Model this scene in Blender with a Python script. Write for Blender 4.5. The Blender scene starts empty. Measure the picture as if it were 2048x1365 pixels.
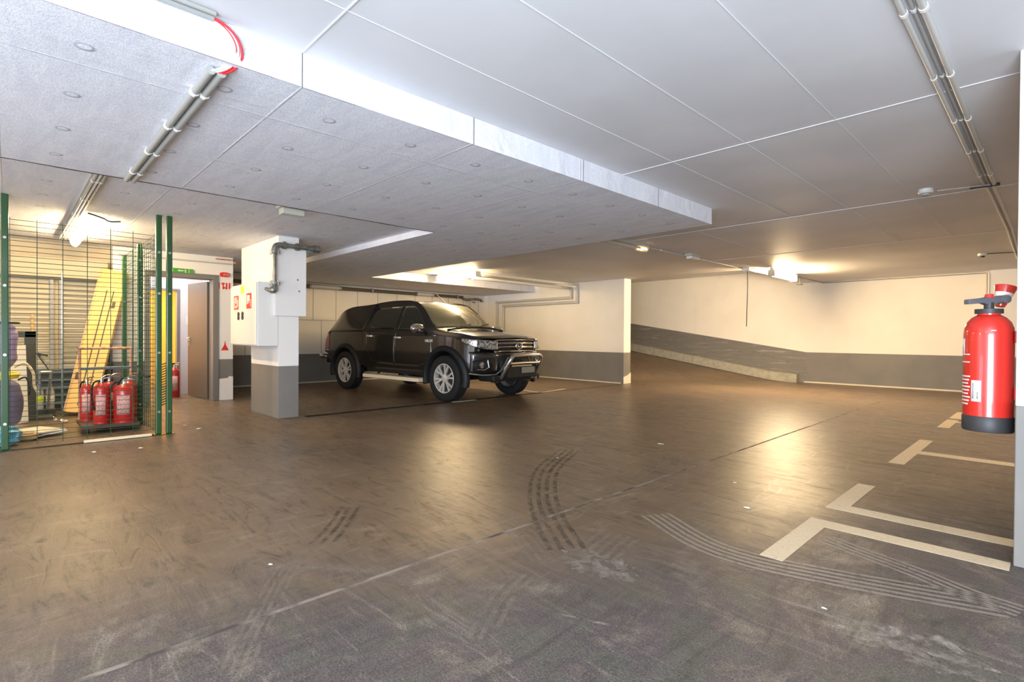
import bpy, bmesh, math, random
from mathutils import Vector, Matrix
random.seed(7)
PI = math.pi
sc = bpy.context.scene
COL = sc.collection

# ------------------------------------------------------------------ camera
H = 1.1
YAW, PITCH, ROLL, F = math.radians(46.1), math.radians(-0.463), math.radians(0.37), 1048.0
fwd = Vector((-math.sin(YAW)*math.cos(PITCH), math.cos(YAW)*math.cos(PITCH), math.sin(PITCH)))
rt0 = Vector((math.cos(YAW), math.sin(YAW), 0)); up0 = rt0.cross(fwd)
RT = math.cos(ROLL)*rt0 + math.sin(ROLL)*up0
UP = -math.sin(ROLL)*rt0 + math.cos(ROLL)*up0
cd = bpy.data.cameras.new('camera'); cam = bpy.data.objects.new('camera', cd); COL.objects.link(cam)
cd.sensor_width = 36; cd.lens = 36*F/2048; cd.clip_start = .02; cd.clip_end = 200
cam.matrix_world = Matrix(((RT.x, UP.x, -fwd.x, 0), (RT.y, UP.y, -fwd.y, 0), (RT.z, UP.z, -fwd.z, H), (0, 0, 0, 1)))
sc.camera = cam

def at(px, py, z=0.0):
    """point of the horizontal plane z that the photograph shows at a pixel"""
    d = fwd + RT*(px-1024)/F - UP*(py-682.5)/F
    t = (z-H)/d.z
    return Vector((d.x*t, d.y*t, z))

# ------------------------------------------------------------------ materials
def mat(name, col, rough=.5, metal=0., emit=None, es=1., coat=0., spec=.5, noise=None, bump=None, trans=0., alpha=1.):
    m = bpy.data.materials.new(name); m.use_nodes = True
    nt = m.node_tree; b = nt.nodes['Principled BSDF']
    b.inputs['Base Color'].default_value = (*col, 1)
    b.inputs['Roughness'].default_value = rough
    b.inputs['Metallic'].default_value = metal
    b.inputs['Specular IOR Level'].default_value = spec
    b.inputs['Coat Weight'].default_value = coat
    b.inputs['Coat Roughness'].default_value = .04
    b.inputs['Transmission Weight'].default_value = trans
    b.inputs['Alpha'].default_value = alpha
    if emit:
        b.inputs['Emission Color'].default_value = (*emit, 1); b.inputs['Emission Strength'].default_value = es
    if noise or bump:
        geo = nt.nodes.new('ShaderNodeNewGeometry')
    if noise:                      # (scale, second colour, contrast lo, hi)
        n = nt.nodes.new('ShaderNodeTexNoise'); n.inputs['Scale'].default_value = noise[0]; n.inputs['Detail'].default_value = 6
        nt.links.new(geo.outputs['Position'], n.inputs['Vector'])
        r = nt.nodes.new('ShaderNodeValToRGB')
        r.color_ramp.elements[0].position = noise[2]; r.color_ramp.elements[1].position = noise[3]
        r.color_ramp.elements[0].color = (*col, 1); r.color_ramp.elements[1].color = (*noise[1], 1)
        nt.links.new(n.outputs['Fac'], r.inputs['Fac']); nt.links.new(r.outputs['Color'], b.inputs['Base Color'])
    if bump:                       # (scale, strength, distance)
        n = nt.nodes.new('ShaderNodeTexNoise'); n.inputs['Scale'].default_value = bump[0]; n.inputs['Detail'].default_value = 5
        nt.links.new(geo.outputs['Position'], n.inputs['Vector'])
        bp = nt.nodes.new('ShaderNodeBump'); bp.inputs['Strength'].default_value = bump[1]; bp.inputs['Distance'].default_value = bump[2]
        nt.links.new(n.outputs['Fac'], bp.inputs['Height']); nt.links.new(bp.outputs['Normal'], b.inputs['Normal'])
    return m

class NB:
    """tiny node-building helper"""
    def __init__(s, m): s.nt = m.node_tree
    def n(s, t, **k):
        x = s.nt.nodes.new(t)
        for a, v in k.items(): setattr(x, a, v)
        return x
    def l(s, a, b): s.nt.links.new(a, b)
    def math(s, op, a, b=None, c=None, clamp=False):
        x = s.n('ShaderNodeMath', operation=op); x.use_clamp = clamp
        for i, v in enumerate((a, b, c)):
            if v is None: continue
            if isinstance(v, (int, float)): x.inputs[i].default_value = v
            else: s.l(v, x.inputs[i])
        return x.outputs[0]
    def noise(s, vec, scale, detail=4, rough=.5, dist=0):
        x = s.n('ShaderNodeTexNoise'); x.inputs['Scale'].default_value = scale; x.inputs['Detail'].default_value = detail
        x.inputs['Roughness'].default_value = rough; x.inputs['Distortion'].default_value = dist
        s.l(vec, x.inputs['Vector']); return x.outputs['Fac']
    def ramp(s, fac, pts):
        r = s.n('ShaderNodeValToRGB'); e = r.color_ramp.elements
        while len(e) < len(pts): e.new(.5)
        for i, (p, c) in enumerate(pts):
            e[i].position = p; e[i].color = (*c, 1) if not isinstance(c, (int, float)) else (c, c, c, 1)
        s.l(fac, r.inputs['Fac']); return r.outputs['Color']
    def mix(s, fac, a, b, mode='MIX'):
        x = s.n('ShaderNodeMix', data_type='RGBA', blend_type=mode)
        if isinstance(fac, (int, float)): x.inputs[0].default_value = fac
        else: s.l(fac, x.inputs[0])
        for i, v in ((6, a), (7, b)):
            if isinstance(v, tuple): x.inputs[i].default_value = (*v, 1)
            else: s.l(v, x.inputs[i])
        return x.outputs[2]
    def mapv(s, vec, scale=(1, 1, 1), rot=(0, 0, 0)):
        x = s.n('ShaderNodeMapping'); x.inputs['Scale'].default_value = scale; x.inputs['Rotation'].default_value = rot
        s.l(vec, x.inputs['Vector']); return x.outputs['Vector']

def make_floor_mat():
    """coated garage floor: brown and streaky in the aisle, worn, grey and gritty towards the entrance"""
    m = mat('garage_floor_paint', (.12, .1, .085), .4); b = NB(m); P = m.node_tree.nodes['Principled BSDF']
    g = b.n('ShaderNodeNewGeometry').outputs['Position']
    big = b.noise(g, .55, 4, .55, .6)
    med = b.noise(b.mapv(g, (1, 2.0, 1), (0, 0, .5)), 1.3, 9, .68, 1.5)
    streak = b.noise(b.mapv(g, (1, 4.5, 1), (0, 0, .75)), 1.9, 9, .72, 2.2)
    streak2 = b.noise(b.mapv(g, (5, 1, 1), (0, 0, .35)), 1.7, 9, .72, 2.4)
    patch = b.noise(g, 1.25, 10, .74, 1.4)
    fine = b.noise(g, 130, 3, .8)
    grit = b.noise(g, 260, 2, .8)
    col = b.ramp(med, [(.3, (.090, .064, .042)), (.5, (.155, .108, .070)), (.68, (.22, .157, .10))])
    tint = b.ramp(big, [(.35, (.105, .085, .066)), (.52, (.155, .112, .075)), (.66, (.21, .142, .083))])
    col = b.mix(.45, col, tint)
    col = b.mix(b.ramp(streak, [(.34, .75), (.47, 0.)]), col, (.050, .040, .032))
    col = b.mix(b.ramp(streak2, [(.54, 0.), (.68, .6)]), col, (.30, .225, .15))
    sx = b.n('ShaderNodeSeparateXYZ'); b.l(g, sx.inputs[0])
    edge = b.math('ADD', b.math('ADD', b.math('MULTIPLY', sx.outputs['X'], .9), b.math('MULTIPLY', sx.outputs['Y'], -.45)), b.math('ADD', b.math('MULTIPLY', big, 1.6), b.math('ADD', b.math('MULTIPLY', patch, 1.6), 1.25)))
    mask = b.ramp(edge, [(0.0, 0.), (.9, 1.)])
    r2 = b.ramp(patch, [(.34, (.040, .048, .043)), (.44, (.085, .088, .080)), (.52, (.080, .068, .076)), (.60, (.135, .122, .105)), (.72, (.24, .215, .185))])
    r2 = b.mix(b.ramp(streak2, [(.36, .7), (.50, 0.)]), r2, (.045, .046, .042))
    r2 = b.mix(b.ramp(streak, [(.55, 0.), (.68, .55)]), r2, (.24, .22, .195))
    r2 = b.mix(b.ramp(fine, [(.42, 0.), (.62, 1.)]), b.mix(1., r2, (.66, .66, .66), 'MULTIPLY'), b.mix(1., r2, (1.75, 1.7, 1.62), 'MULTIPLY'))
    col = b.mix(b.math('MULTIPLY', mask, .9), col, r2)
    col = b.mix(b.ramp(grit, [(.66, 0.), (.74, .4)]), col, (.33, .3, .27))
    b.l(col, P.inputs['Base Color'])
    ro = b.math('ADD', b.ramp(streak, [(.32, .42), (.5, .33), (.68, .28)]), b.math('MULTIPLY', mask, .14))
    b.l(ro, P.inputs['Roughness'])
    P.inputs['Specular IOR Level'].default_value = .34
    bp = b.n('ShaderNodeBump'); bp.inputs['Strength'].default_value = .30; bp.inputs['Distance'].default_value = .004
    hgt = b.math('ADD', b.math('MULTIPLY', fine, b.math('ADD', .5, b.math('MULTIPLY', mask, .5))), b.math('ADD', b.math('MULTIPLY', streak, 1.6), b.math('MULTIPLY', streak2, 1.4)))
    b.l(hgt, bp.inputs['Height']); b.l(bp.outputs['Normal'], P.inputs['Normal'])
    return m

def make_slab_mat():
    """white-painted cast concrete: orange-peel grain, board prints and round spacer marks set out on a grid"""
    m = mat('painted_concrete_slab', (.8, .8, .82), .75); b = NB(m); P = m.node_tree.nodes['Principled BSDF']
    g = b.n('ShaderNodeNewGeometry').outputs['Position']
    sx = b.n('ShaderNodeSeparateXYZ'); b.l(g, sx.inputs[0])
    x, y = sx.outputs['X'], sx.outputs['Y']
    def cell(v, off, step):
        return b.math('SUBTRACT', b.math('FRACT', b.math('DIVIDE', b.math('SUBTRACT', v, off), step)), .5)
    cx = b.math('MULTIPLY', cell(x, -2.90-.31, .62), .62); cy = b.math('MULTIPLY', cell(y, .24-.272, .5445), .5445)
    d = b.math('SQRT', b.math('ADD', b.math('MULTIPLY', cx, cx), b.math('MULTIPLY', cy, cy)))
    ring = b.math('SUBTRACT', 1., b.math('MULTIPLY', b.math('ABSOLUTE', b.math('SUBTRACT', d, .031)), 90.), clamp=True)
    disc = b.ramp(d, [(.02, 1.), (.033, 0.)])
    nz = b.noise(b.mapv(g, (6, 1, 1), (0, 0, .04)), 2.6, 5, .6, .4)
    nz2 = b.noise(b.mapv(g, (1, 5, 1), (0, 0, .03)), 2.2, 6, .6, .6)
    lx = b.math('SUBTRACT', 1., b.math('MULTIPLY', b.math('ABSOLUTE', b.math('MULTIPLY', cell(x, -2.6-.25, .5), .5)), 120.), clamp=True)
    ly = b.math('SUBTRACT', 1., b.math('MULTIPLY', b.math('ABSOLUTE', b.math('MULTIPLY', cell(y, 1.05-.545, 1.09), 1.09)), 110.), clamp=True)
    lines = b.math('MAXIMUM', b.math('MULTIPLY', lx, b.ramp(nz, [(.42, 0.), (.6, 1.)])), b.math('MULTIPLY', ly, b.ramp(nz2, [(.3, 0.), (.55, 1.)])))
    grain = b.noise(g, 150, 3, .6)
    base = b.ramp(nz2, [(.35, (.78, .80, .88)), (.6, (.88, .90, .97))])
    base = b.mix(b.math('MULTIPLY', ring, .75), base, (.26, .27, .32))
    base = b.mix(b.math('MULTIPLY', lines, .5), base, (.9, .9, .92))
    base = b.mix(b.ramp(grain, [(.36, .55), (.56, 0.)]), base, (.52, .53, .58))
    b.l(base, P.inputs['Base Color'])
    h = b.math('ADD', b.math('MULTIPLY', grain, .6), b.math('ADD', b.math('MULTIPLY', lines, 1.2), b.math('ADD', b.math('MULTIPLY', disc, .8), b.math('MULTIPLY', nz, 1.5))))
    bp = b.n('ShaderNodeBump'); bp.inputs['Strength'].default_value = .55; bp.inputs['Distance'].default_value = .006
    b.l(h, bp.inputs['Height']); b.l(bp.outputs['Normal'], P.inputs['Normal'])
    return m

def make_scuffed_mat():
    m = mat('scuffed_grey_paint', (.2, .19, .175), .6); b = NB(m); P = m.node_tree.nodes['Principled BSDF']
    g = b.n('ShaderNodeNewGeometry').outputs['Position']
    st = b.noise(b.mapv(g, (.8, 1, 9), (0, -.15, 0)), 2.2, 6, .6, .5)
    col = b.ramp(st, [(.4, (.17, .165, .155)), (.58, (.2, .19, .175)), (.7, (.36, .34, .31))])
    b.l(col, P.inputs['Base Color']); return m

def make_slats_mat(name, base, dark, step, off=0.):
    m = mat(name, base, .45); b = NB(m); P = m.node_tree.nodes['Principled BSDF']
    g = b.n('ShaderNodeNewGeometry').outputs['Position']
    sx = b.n('ShaderNodeSeparateXYZ'); b.l(g, sx.inputs[0])
    fz = b.math('FRACT', b.math('DIVIDE', b.math('SUBTRACT', sx.outputs['Z'], off), step))
    col = b.ramp(fz, [(.0, dark), (.1, base), (.9, base), (1., dark)]); b.l(col, P.inputs['Base Color'])
    bp = b.n('ShaderNodeBump'); bp.inputs['Strength'].default_value = .8; bp.inputs['Distance'].default_value = .012
    b.l(b.math('SINE', b.math('MULTIPLY', fz, PI)), bp.inputs['Height']); b.l(bp.outputs['Normal'], P.inputs['Normal'])
    return m

def make_wornpaint_mat(name, col):
    m = mat(name, col, .6); b = NB(m); nt = m.node_tree; P = nt.nodes['Principled BSDF']
    g = b.n('ShaderNodeNewGeometry').outputs['Position']
    f = b.noise(g, 45, 5, .7); c = b.ramp(f, [(.3, tuple(v*.62 for v in col)), (.45, col)]); b.l(c, P.inputs['Base Color'])
    return m

def make_mark_mat(name, col, thr, amount=1.):
    """a rubbed mark: patches of a thin deposit with the floor showing between"""
    m = mat(name, col, .5); b = NB(m); nt = m.node_tree; P = nt.nodes['Principled BSDF']
    g = b.n('ShaderNodeNewGeometry').outputs['Position']
    f = b.noise(b.mapv(g, (1, 1, 1)), 14, 7, .75, .5)
    a = b.math('MULTIPLY', b.ramp(f, [(thr, 0.), (thr+.16, 1.)]), amount)
    b.l(a, P.inputs['Alpha']); return m

M = {}
M['floor'] = make_floor_mat()
M['slab'] = make_slab_mat()
M['ceiling'] = mat('smooth_painted_ceiling', (.67, .67, .69), .6, noise=(1.1, (.73, .73, .75), .4, .6), bump=(3, .12, .02))
M['wall'] = mat('cream_wall_paint', (.88, .84, .76), .6, noise=(1.6, (.83, .79, .71), .42, .75), bump=(60, .15, .003))
M['wallw'] = mat('white_wall_paint', (.80, .78, .76), .6, bump=(60, .2, .003))
M['band'] = mat('grey_dado_paint', (.2, .19, .175), .55, noise=(2.5, (.17, .163, .155), .4, .7), bump=(50, .15, .003))
M['scuff'] = make_scuffed_mat()
M['kerb'] = mat('bare_concrete_kerb', (.42, .40, .32), .8, noise=(9, (.33, .31, .25), .4, .65), bump=(70, .5, .004))
M['ridge'] = mat('joint_filler', (.72, .72, .735), .7)
M['crack'] = mat('dark_joint', (.16, .15, .14), .8)
M['floorjoint'] = mat('sealed_floor_joint', (.24, .2, .165), .7, noise=(6, (.06, .05, .045), .45, .6))
M['drain'] = mat('drain_channel', (.018, .015, .013), .7, noise=(5, (.07, .05, .035), .5, .66), spec=.2)
M['mark'] = make_wornpaint_mat('cream_marking_paint', (.68, .57, .40))
M['pvc'] = mat('grey_conduit', (.36, .36, .34), .4)
M['pvcl'] = mat('light_conduit', (.55, .54, .51), .4)
M['white'] = mat('white_plastic', (.78, .77, .74), .4)
M['redcab'] = mat('red_cable', (.7, .03, .04), .4)
M['blk'] = mat('black_rubber', (.012, .012, .012), .65, spec=.3)
M['dkplastic'] = mat('dark_plastic', (.035, .035, .038), .5)
M['steel'] = mat('brushed_steel', (.62, .6, .56), .3, 1.)
M['galv'] = mat('galvanised_pipe', (.30, .30, .27), .38, .7, noise=(14, (.2, .2, .18), .4, .6))
M['chrome'] = mat('chrome', (.85, .85, .86), .1, 1.)
M['green'] = mat('green_powder_coat', (.018, .075, .022), .32, coat=.4)
M['wire'] = mat('dark_green_wire', (.02, .06, .03), .45)
M['red'] = mat('red_gloss_paint', (.62, .028, .018), .3, coat=.6)
M['reddk'] = mat('red_enamel', (.48, .02, .016), .35, coat=.4)
M['label'] = mat('white_label', (.8, .78, .74), .5)
M['labelpink'] = mat('printed_label', (.55, .25, .22), .5, noise=(70, (.66, .45, .41), .46, .58))
M['signred'] = mat('sign_red', (.65, .03, .02), .45)
M['signgreen'] = mat('sign_green', (.03, .28, .04), .45)
M['lime'] = mat('lime_sticker', (.62, .75, .03), .5)
M['tape'] = mat('fluorescent_tube', (1, .9, .7), .4, emit=(1, .70, .36), es=26)
M['tube_bay'] = mat('bay_lamp_diffuser', (1, .9, .7), .4, emit=(1, .72, .39), es=52)
M['tube_far'] = mat('ramp_lamp_diffuser', (1, .9, .7), .4, emit=(1, .73, .41), es=160)
M['tube_cage'] = mat('cage_lamp_diffuser', (1, .9, .7), .4, emit=(1, .74, .40), es=38)
M['ambglow'] = mat('amber_lamp_end', (1, .5, .1), .4, emit=(1, .42, .06), es=4)
M['yelglow'] = mat('yellow_lamp_end', (1, .8, .5), .4, emit=(1, .66, .28), es=3)
M['lampbody'] = mat('grey_lamp_body', (.5, .49, .42), .4)
M['lampclear'] = mat('clear_lamp_cover', (.62, .58, .46), .15, alpha=.45)
M['exitglow'] = mat('lit_sign_green', (.04, .20, .015), .4, emit=(.04, .2, .01), es=.25)
M['paint'] = mat('black_car_paint', (.010, .0085, .0078), .26, 0., coat=1., spec=.5)
M['tint'] = mat('tinted_car_glass', (.012, .016, .012), .05, coat=1., spec=.8)
M['satin'] = mat('satin_chrome', (.8, .78, .73), .28, .35)
M['screen'] = mat('windscreen_glass', (.16, .15, .075), .04, coat=1., spec=1.)  # olive base colour imitates the reflected ceiling and cabin light
M['flare'] = mat('matt_black_trim', (.009, .010, .011), .55, spec=.35)
M['tyre'] = mat('tyre_rubber', (.014, .014, .015), .75, spec=.3, bump=(60, .2, .004))
M['alloy'] = mat('alloy_wheel', (.82, .79, .74), .32, .55)
M['alloydk'] = mat('wheel_recess', (.035, .032, .03), .6)
M['alu'] = mat('ribbed_aluminium', (.80, .70, .52), .4, .0)
M['lens'] = mat('headlamp_glass', (.5, .47, .42), .08, .6, coat=1., noise=(30, (.12, .11, .10), .45, .56))
M['lampred'] = mat('tail_lamp_red', (.22, .015, .012), .15, coat=1.)
M['amber'] = mat('amber_lens', (.5, .2, .03), .2, coat=1.)
M['plate'] = mat('number_plate', (.20, .20, .17), .4)
M['door'] = mat('grey_door_paint', (.12, .10, .085), .4)
M['frame'] = mat('grey_frame_paint', (.19, .185, .185), .4)
M['lilac'] = mat('pale_lilac_wall', (.62, .60, .64), .6)
M['yellow'] = mat('yellow_wall_paint', (.85, .50, .09), .6)
M['beigew'] = mat('beige_shutter_box', (.52, .44, .30), .5)
M['slatb'] = make_slats_mat('beige_slats', (.50, .44, .31), (.24, .20, .13), .075)
M['slats'] = make_slats_mat('silver_slats', (.40, .37, .29), (.15, .13, .1), .0745)
M['concrete'] = mat('raw_concrete', (.42, .39, .33), .8, bump=(40, .3, .004))
M['wood'] = mat('yellow_timber', (.78, .49, .16), .55, noise=(5, (.70, .42, .13), .4, .7))
M['woodside'] = mat('timber_edge', (.55, .37, .17), .6)
M['woodpale'] = mat('pale_timber', (.72, .62, .42), .6)
M['rust'] = mat('rusty_steel', (.48, .20, .11), .5, noise=(20, (.62, .34, .2), .4, .6))
M['bluesteel'] = mat('blue_grey_steel', (.16, .21, .24), .4, .2)
M['darkwood'] = mat('dark_board', (.07, .045, .03), .6)
M['lilacbag'] = mat('lilac_fabric', (.40, .30, .46), .7)
M['navybag'] = mat('dusky_violet_fabric', (.13, .115, .19), .7)
M['yellowcloth'] = mat('yellow_fabric', (.78, .58, .06), .7)
M['bluebag'] = mat('blue_plastic_film', (.12, .47, .72), .25, noise=(22, (.5, .75, .85), .52, .62), bump=(30, .8, .02))
M['tan'] = mat('crumpled_brown_paper', (.55, .38, .19), .7, bump=(40, .8, .02))
M['board'] = mat('cream_board', (.74, .69, .55), .6)
M['blackfr'] = mat('dark_grey_frame', (.055, .055, .05), .5)
M['paper'] = mat('white_paper', (.82, .8, .74), .7)
M['bottle'] = mat('clear_bottle_plastic', (.6, .6, .55), .15, alpha=.55)
M['tyrelight'] = make_mark_mat('dusty_tyre_print', (.27, .23, .19), .40, .42)
M['tyredark'] = make_mark_mat('rubber_skid_print', (.06, .05, .042), .42, .45)
M['tyrelight2'] = make_mark_mat('fresh_tyre_print', (.36, .32, .275), .30, .62)
M['patch'] = make_mark_mat('worn_bare_patch', (.36, .33, .29), .46, .75)
M['signink'] = mat('dark_print', (.06, .05, .05), .6)
M['greylbl'] = mat('grey_print', (.35, .36, .36), .6)

# ------------------------------------------------------------------ mesh helpers
class MB:
    def __init__(s): s.v = []; s.f = []; s.mi = []; s.cur = 0
    def add(s, vs, fs):
        o = len(s.v); s.v += [Vector(p) for p in vs]
        for f in fs: s.f.append([o+i for i in f]); s.mi.append(s.cur)
        return s
    def m(s, i): s.cur = i; return s
    def box(s, x0, x1, y0, y1, z0, z1):
        return s.add([(x0,y0,z0),(x1,y0,z0),(x1,y1,z0),(x0,y1,z0),(x0,y0,z1),(x1,y0,z1),(x1,y1,z1),(x0,y1,z1)],
                     [(0,3,2,1),(4,5,6,7),(0,1,5,4),(1,2,6,5),(2,3,7,6),(3,0,4,7)])
    def obox(s, c, ax, ay, az):
        """box from centre and three half-axis vectors"""
        c = Vector(c); ax, ay, az = Vector(ax), Vector(ay), Vector(az)
        vs = [c+i*ax+j*ay+k*az for k in (-1, 1) for (i, j) in ((-1,-1),(1,-1),(1,1),(-1,1))]
        return s.add(vs, [(0,3,2,1),(4,5,6,7),(0,1,5,4),(1,2,6,5),(2,3,7,6),(3,0,4,7)])
    def tube(s, pts, r, n=10, cap=True):
        pts = [Vector(p) for p in pts]; rings = []; prev = None
        for i, p in enumerate(pts):
            a = pts[max(i-1, 0)]; b = pts[min(i+1, len(pts)-1)]
            t = (b-a).normalized()
            if prev is None:
                u = t.cross(Vector((0, 0, 1)))
                if u.length < 1e-3: u = t.cross(Vector((0, 1, 0)))
                u.normalize()
            else:
                u = prev - prev.dot(t)*t; u.normalize()
            prev = u; w = t.cross(u)
            k = 1.
            if 0 < i < len(pts)-1:
                c = (pts[i]-pts[i-1]).normalized().dot((pts[i+1]-pts[i]).normalized()); k = 1/max(.5, math.sqrt(max(0, (1+c)/2)))
            rr = r[i] if isinstance(r, (list, tuple)) else r
            rings.append([p + rr*(math.cos(2*PI*j/n)*u + math.sin(2*PI*j/n)*w)*(k if k < 1.2 else 1.2) for j in range(n)])
        vs = [q for R in rings for q in R]; fs = []
        for i in range(len(pts)-1):
            for j in range(n):
                fs.append((i*n+j, i*n+(j+1) % n, (i+1)*n+(j+1) % n, (i+1)*n+j))
        if cap: fs.append(tuple(range(n-1, -1, -1))); fs.append(tuple((len(pts)-1)*n+j for j in range(n)))
        return s.add(vs, fs)
    def cyl(s, a, b, r, n=16): return s.tube([a, b], r, n)
    def lathe(s, prof, c=(0, 0, 0), axis='z', n=32, cap=True):
        """prof: (radius, height) list; closed by its own end points"""
        vs = []; fs = []; c = Vector(c)
        for (r, h) in prof:
            for j in range(n):
                a = 2*PI*j/n; x, y = r*math.cos(a), r*math.sin(a)
                vs.append(c + (Vector((x, y, h)) if axis == 'z' else Vector((x, h, y)) if axis == 'y' else Vector((h, x, y))))
        for i in range(len(prof)-1):
            for j in range(n):
                fs.append((i*n+j, i*n+(j+1) % n, (i+1)*n+(j+1) % n, (i+1)*n+j))
        if cap: fs.append(tuple(range(n-1, -1, -1))); fs.append(tuple((len(prof)-1)*n+j for j in range(n)))
        return s.add(vs, fs)
    def prism(s, poly, a, b, axis='z'):
        """poly of 2D points extruded along an axis: z:(x,y) y:(x,z) x:(y,z)"""
        def P(p, h): return (p[0], p[1], h) if axis == 'z' else (p[0], h, p[1]) if axis == 'y' else (h, p[0], p[1])
        n = len(poly); vs = [P(p, a) for p in poly]+[P(p, b) for p in poly]
        fs = [tuple(range(n-1, -1, -1)), tuple(range(n, 2*n))]+[(i, (i+1) % n, n+(i+1) % n, n+i) for i in range(n)]
        return s.add(vs, fs)
    def grid(s, fn, nu, nv):
        vs = [fn(i/nu, j/nv) for i in range(nu+1) for j in range(nv+1)]
        fs = [(i*(nv+1)+j, (i+1)*(nv+1)+j, (i+1)*(nv+1)+j+1, i*(nv+1)+j+1) for i in range(nu) for j in range(nv)]
        return s.add(vs, fs)
    def quad(s, a, b, c, d): return s.add([a, b, c, d], [(0, 1, 2, 3)])
    def build(s, name, mats, parent=None, smooth=False, bevel=0, local=False, solid=0, subd=0, angle=40):
        if not isinstance(mats, (list, tuple)): mats = [mats]
        org = Vector((0, 0, 0))
        if parent is not None and not local: org = parent_origin(parent)
        me = bpy.data.meshes.new(name)
        me.from_pydata([tuple(v-org) for v in s.v], [], s.f)
        for mm in mats: me.materials.append(M[mm] if isinstance(mm, str) else mm)
        for i, p in enumerate(me.polygons): p.material_index = s.mi[i]; p.use_smooth = smooth
        bm = bmesh.new(); bm.from_mesh(me)
        bmesh.ops.recalc_face_normals(bm, faces=bm.faces); bm.to_mesh(me); bm.free()
        if smooth:
            try: me.set_sharp_from_angle(angle=math.radians(angle))
            except Exception: pass
        o = bpy.data.objects.new(name, me); COL.objects.link(o)
        if parent is not None: o.parent = parent
        if solid:
            md = o.modifiers.new('s', 'SOLIDIFY'); md.thickness = solid; md.offset = 1
        if bevel:
            md = o.modifiers.new('b', 'BEVEL'); md.width = bevel; md.segments = 2; md.limit_method = 'ANGLE'
        if subd:
            md = o.modifiers.new('u', 'SUBSURF'); md.levels = subd; md.render_levels = subd
        return o

def parent_origin(o):
    v = Vector((0, 0, 0))
    while o is not None: v += Vector(o.location); o = o.parent
    return v
def tag(o, label, cat, group=None, kind=None):
    o['label'] = label; o['category'] = cat
    if group: o['group'] = group
    if kind: o['kind'] = kind
    return o
def recentre(o):
    """put a one-mesh thing's origin at the middle of its base"""
    me = o.data; vs = [v.co for v in me.vertices]
    c = Vector(((min(v.x for v in vs)+max(v.x for v in vs))/2, (min(v.y for v in vs)+max(v.y for v in vs))/2, min(v.z for v in vs)))
    me.transform(Matrix.Translation(-c)); o.location = Vector(o.location)+c
    return o
def one(mb, name, mats, label, cat, group=None, **k):
    o = mb.build(name, mats, **k); recentre(o); return tag(o, label, cat, group)
def thing(name, loc, label, cat, group=None):
    o = bpy.data.objects.new(name, None); COL.objects.link(o); o.location = loc; o.empty_display_size = .1
    return tag(o, label, cat, group)
def struct(mb, name, mats, **k):
    o = mb.build(name, mats, **k); o['kind'] = 'structure'; return o
def copy_tree(o, parent=None):
    c = o.copy(); COL.objects.link(c)
    if parent is not None: c.parent = parent
    for ch in [x for x in bpy.data.objects if x.parent == o]: copy_tree(ch, c)
    return c
def text_mesh(name, body, size, mtl, parent, loc, rot, depth=.001, bold=0, sx=1.):
    cu = bpy.data.curves.new(name, 'FONT'); cu.body = body; cu.size = size; cu.extrude = depth; cu.align_x = 'CENTER'; cu.align_y = 'CENTER'; cu.offset = bold
    t = bpy.data.objects.new(name+'_c', cu); COL.objects.link(t)
    dg = bpy.context.evaluated_depsgraph_get(); me = bpy.data.meshes.new_from_object(t.evaluated_get(dg))
    bpy.data.objects.remove(t); me.name = name; me.materials.clear(); me.materials.append(M[mtl])
    me.transform(Matrix.Diagonal((sx, 1, 1, 1)))
    me.transform(Matrix.Translation(Vector(loc)) @ rot)
    o = bpy.data.objects.new(name, me); COL.objects.link(o)
    if parent is not None: o.parent = parent
    return o
def RotXY(xdir, ydir):
    x = Vector(xdir).normalized(); y = Vector(ydir).normalized(); z = x.cross(y)
    return Matrix(((x.x, y.x, z.x, 0), (x.y, y.y, z.y, 0), (x.z, y.z, z.z, 0), (0, 0, 0, 1)))
FACE_PX = RotXY((0, 1, 0), (0, 0, 1))      # text on a face looking to +X
FACE_NY = RotXY((1, 0, 0), (0, 0, 1))      # text on a face looking to -Y
def bez(p0, p1, p2, p3, n=12):
    P = [Vector(p) for p in (p0, p1, p2, p3)]
    return [((1-t)**3)*P[0]+3*(1-t)**2*t*P[1]+3*(1-t)*t*t*P[2]+t**3*P[3] for t in [i/n for i in range(n+1)]]
def smooth_path(pts, n=6):
    P = [Vector(p) for p in pts]; P = [2*P[0]-P[1]]+P+[2*P[-1]-P[-2]]; out = []
    for i in range(1, len(P)-2):
        for k in range(n):
            t = k/n; a, b, c, d = P[i-1], P[i], P[i+1], P[i+2]
            out.append(.5*((2*b)+(c-a)*t+(2*a-5*b+4*c-d)*t*t+(3*b-a-3*c+d)*t**3))
    out.append(P[-2]); return out

# ------------------------------------------------------------------ the setting
CEIL = 2.50; SLAB = 2.33; REC = 2.41
SX = -2.6; SEAM = -5.11; SY = 5.49; RY = 3.64; BX = -9.98
FW = 14.45                    # far wall
def ramp_z(x, y):
    t = max(0., min(1., (y-10.85)/(FW-10.85))); x0 = -7.5+t*(7.5-4.7)
    d = max(0., x0-x); return .158*(math.sqrt(d*d+.03)-.173) if d > 0 else 0.
fl = MB()
def fbox(x0, x1, y0, y1): fl.quad((x0, y0, 0), (x1, y0, 0), (x1, y1, 0), (x0, y1, 0))
fbox(-14, 9, -9, 10.80); fbox(-4.4, 9, 10.80, 16)
fl.grid(lambda u, v: (-4.4-u*9.6, 10.80+v*5.2, ramp_z(-4.4-u*9.6, 10.80+v*5.2)), 60, 20)
struct(fl, 'floor', 'floor', smooth=True)

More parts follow.
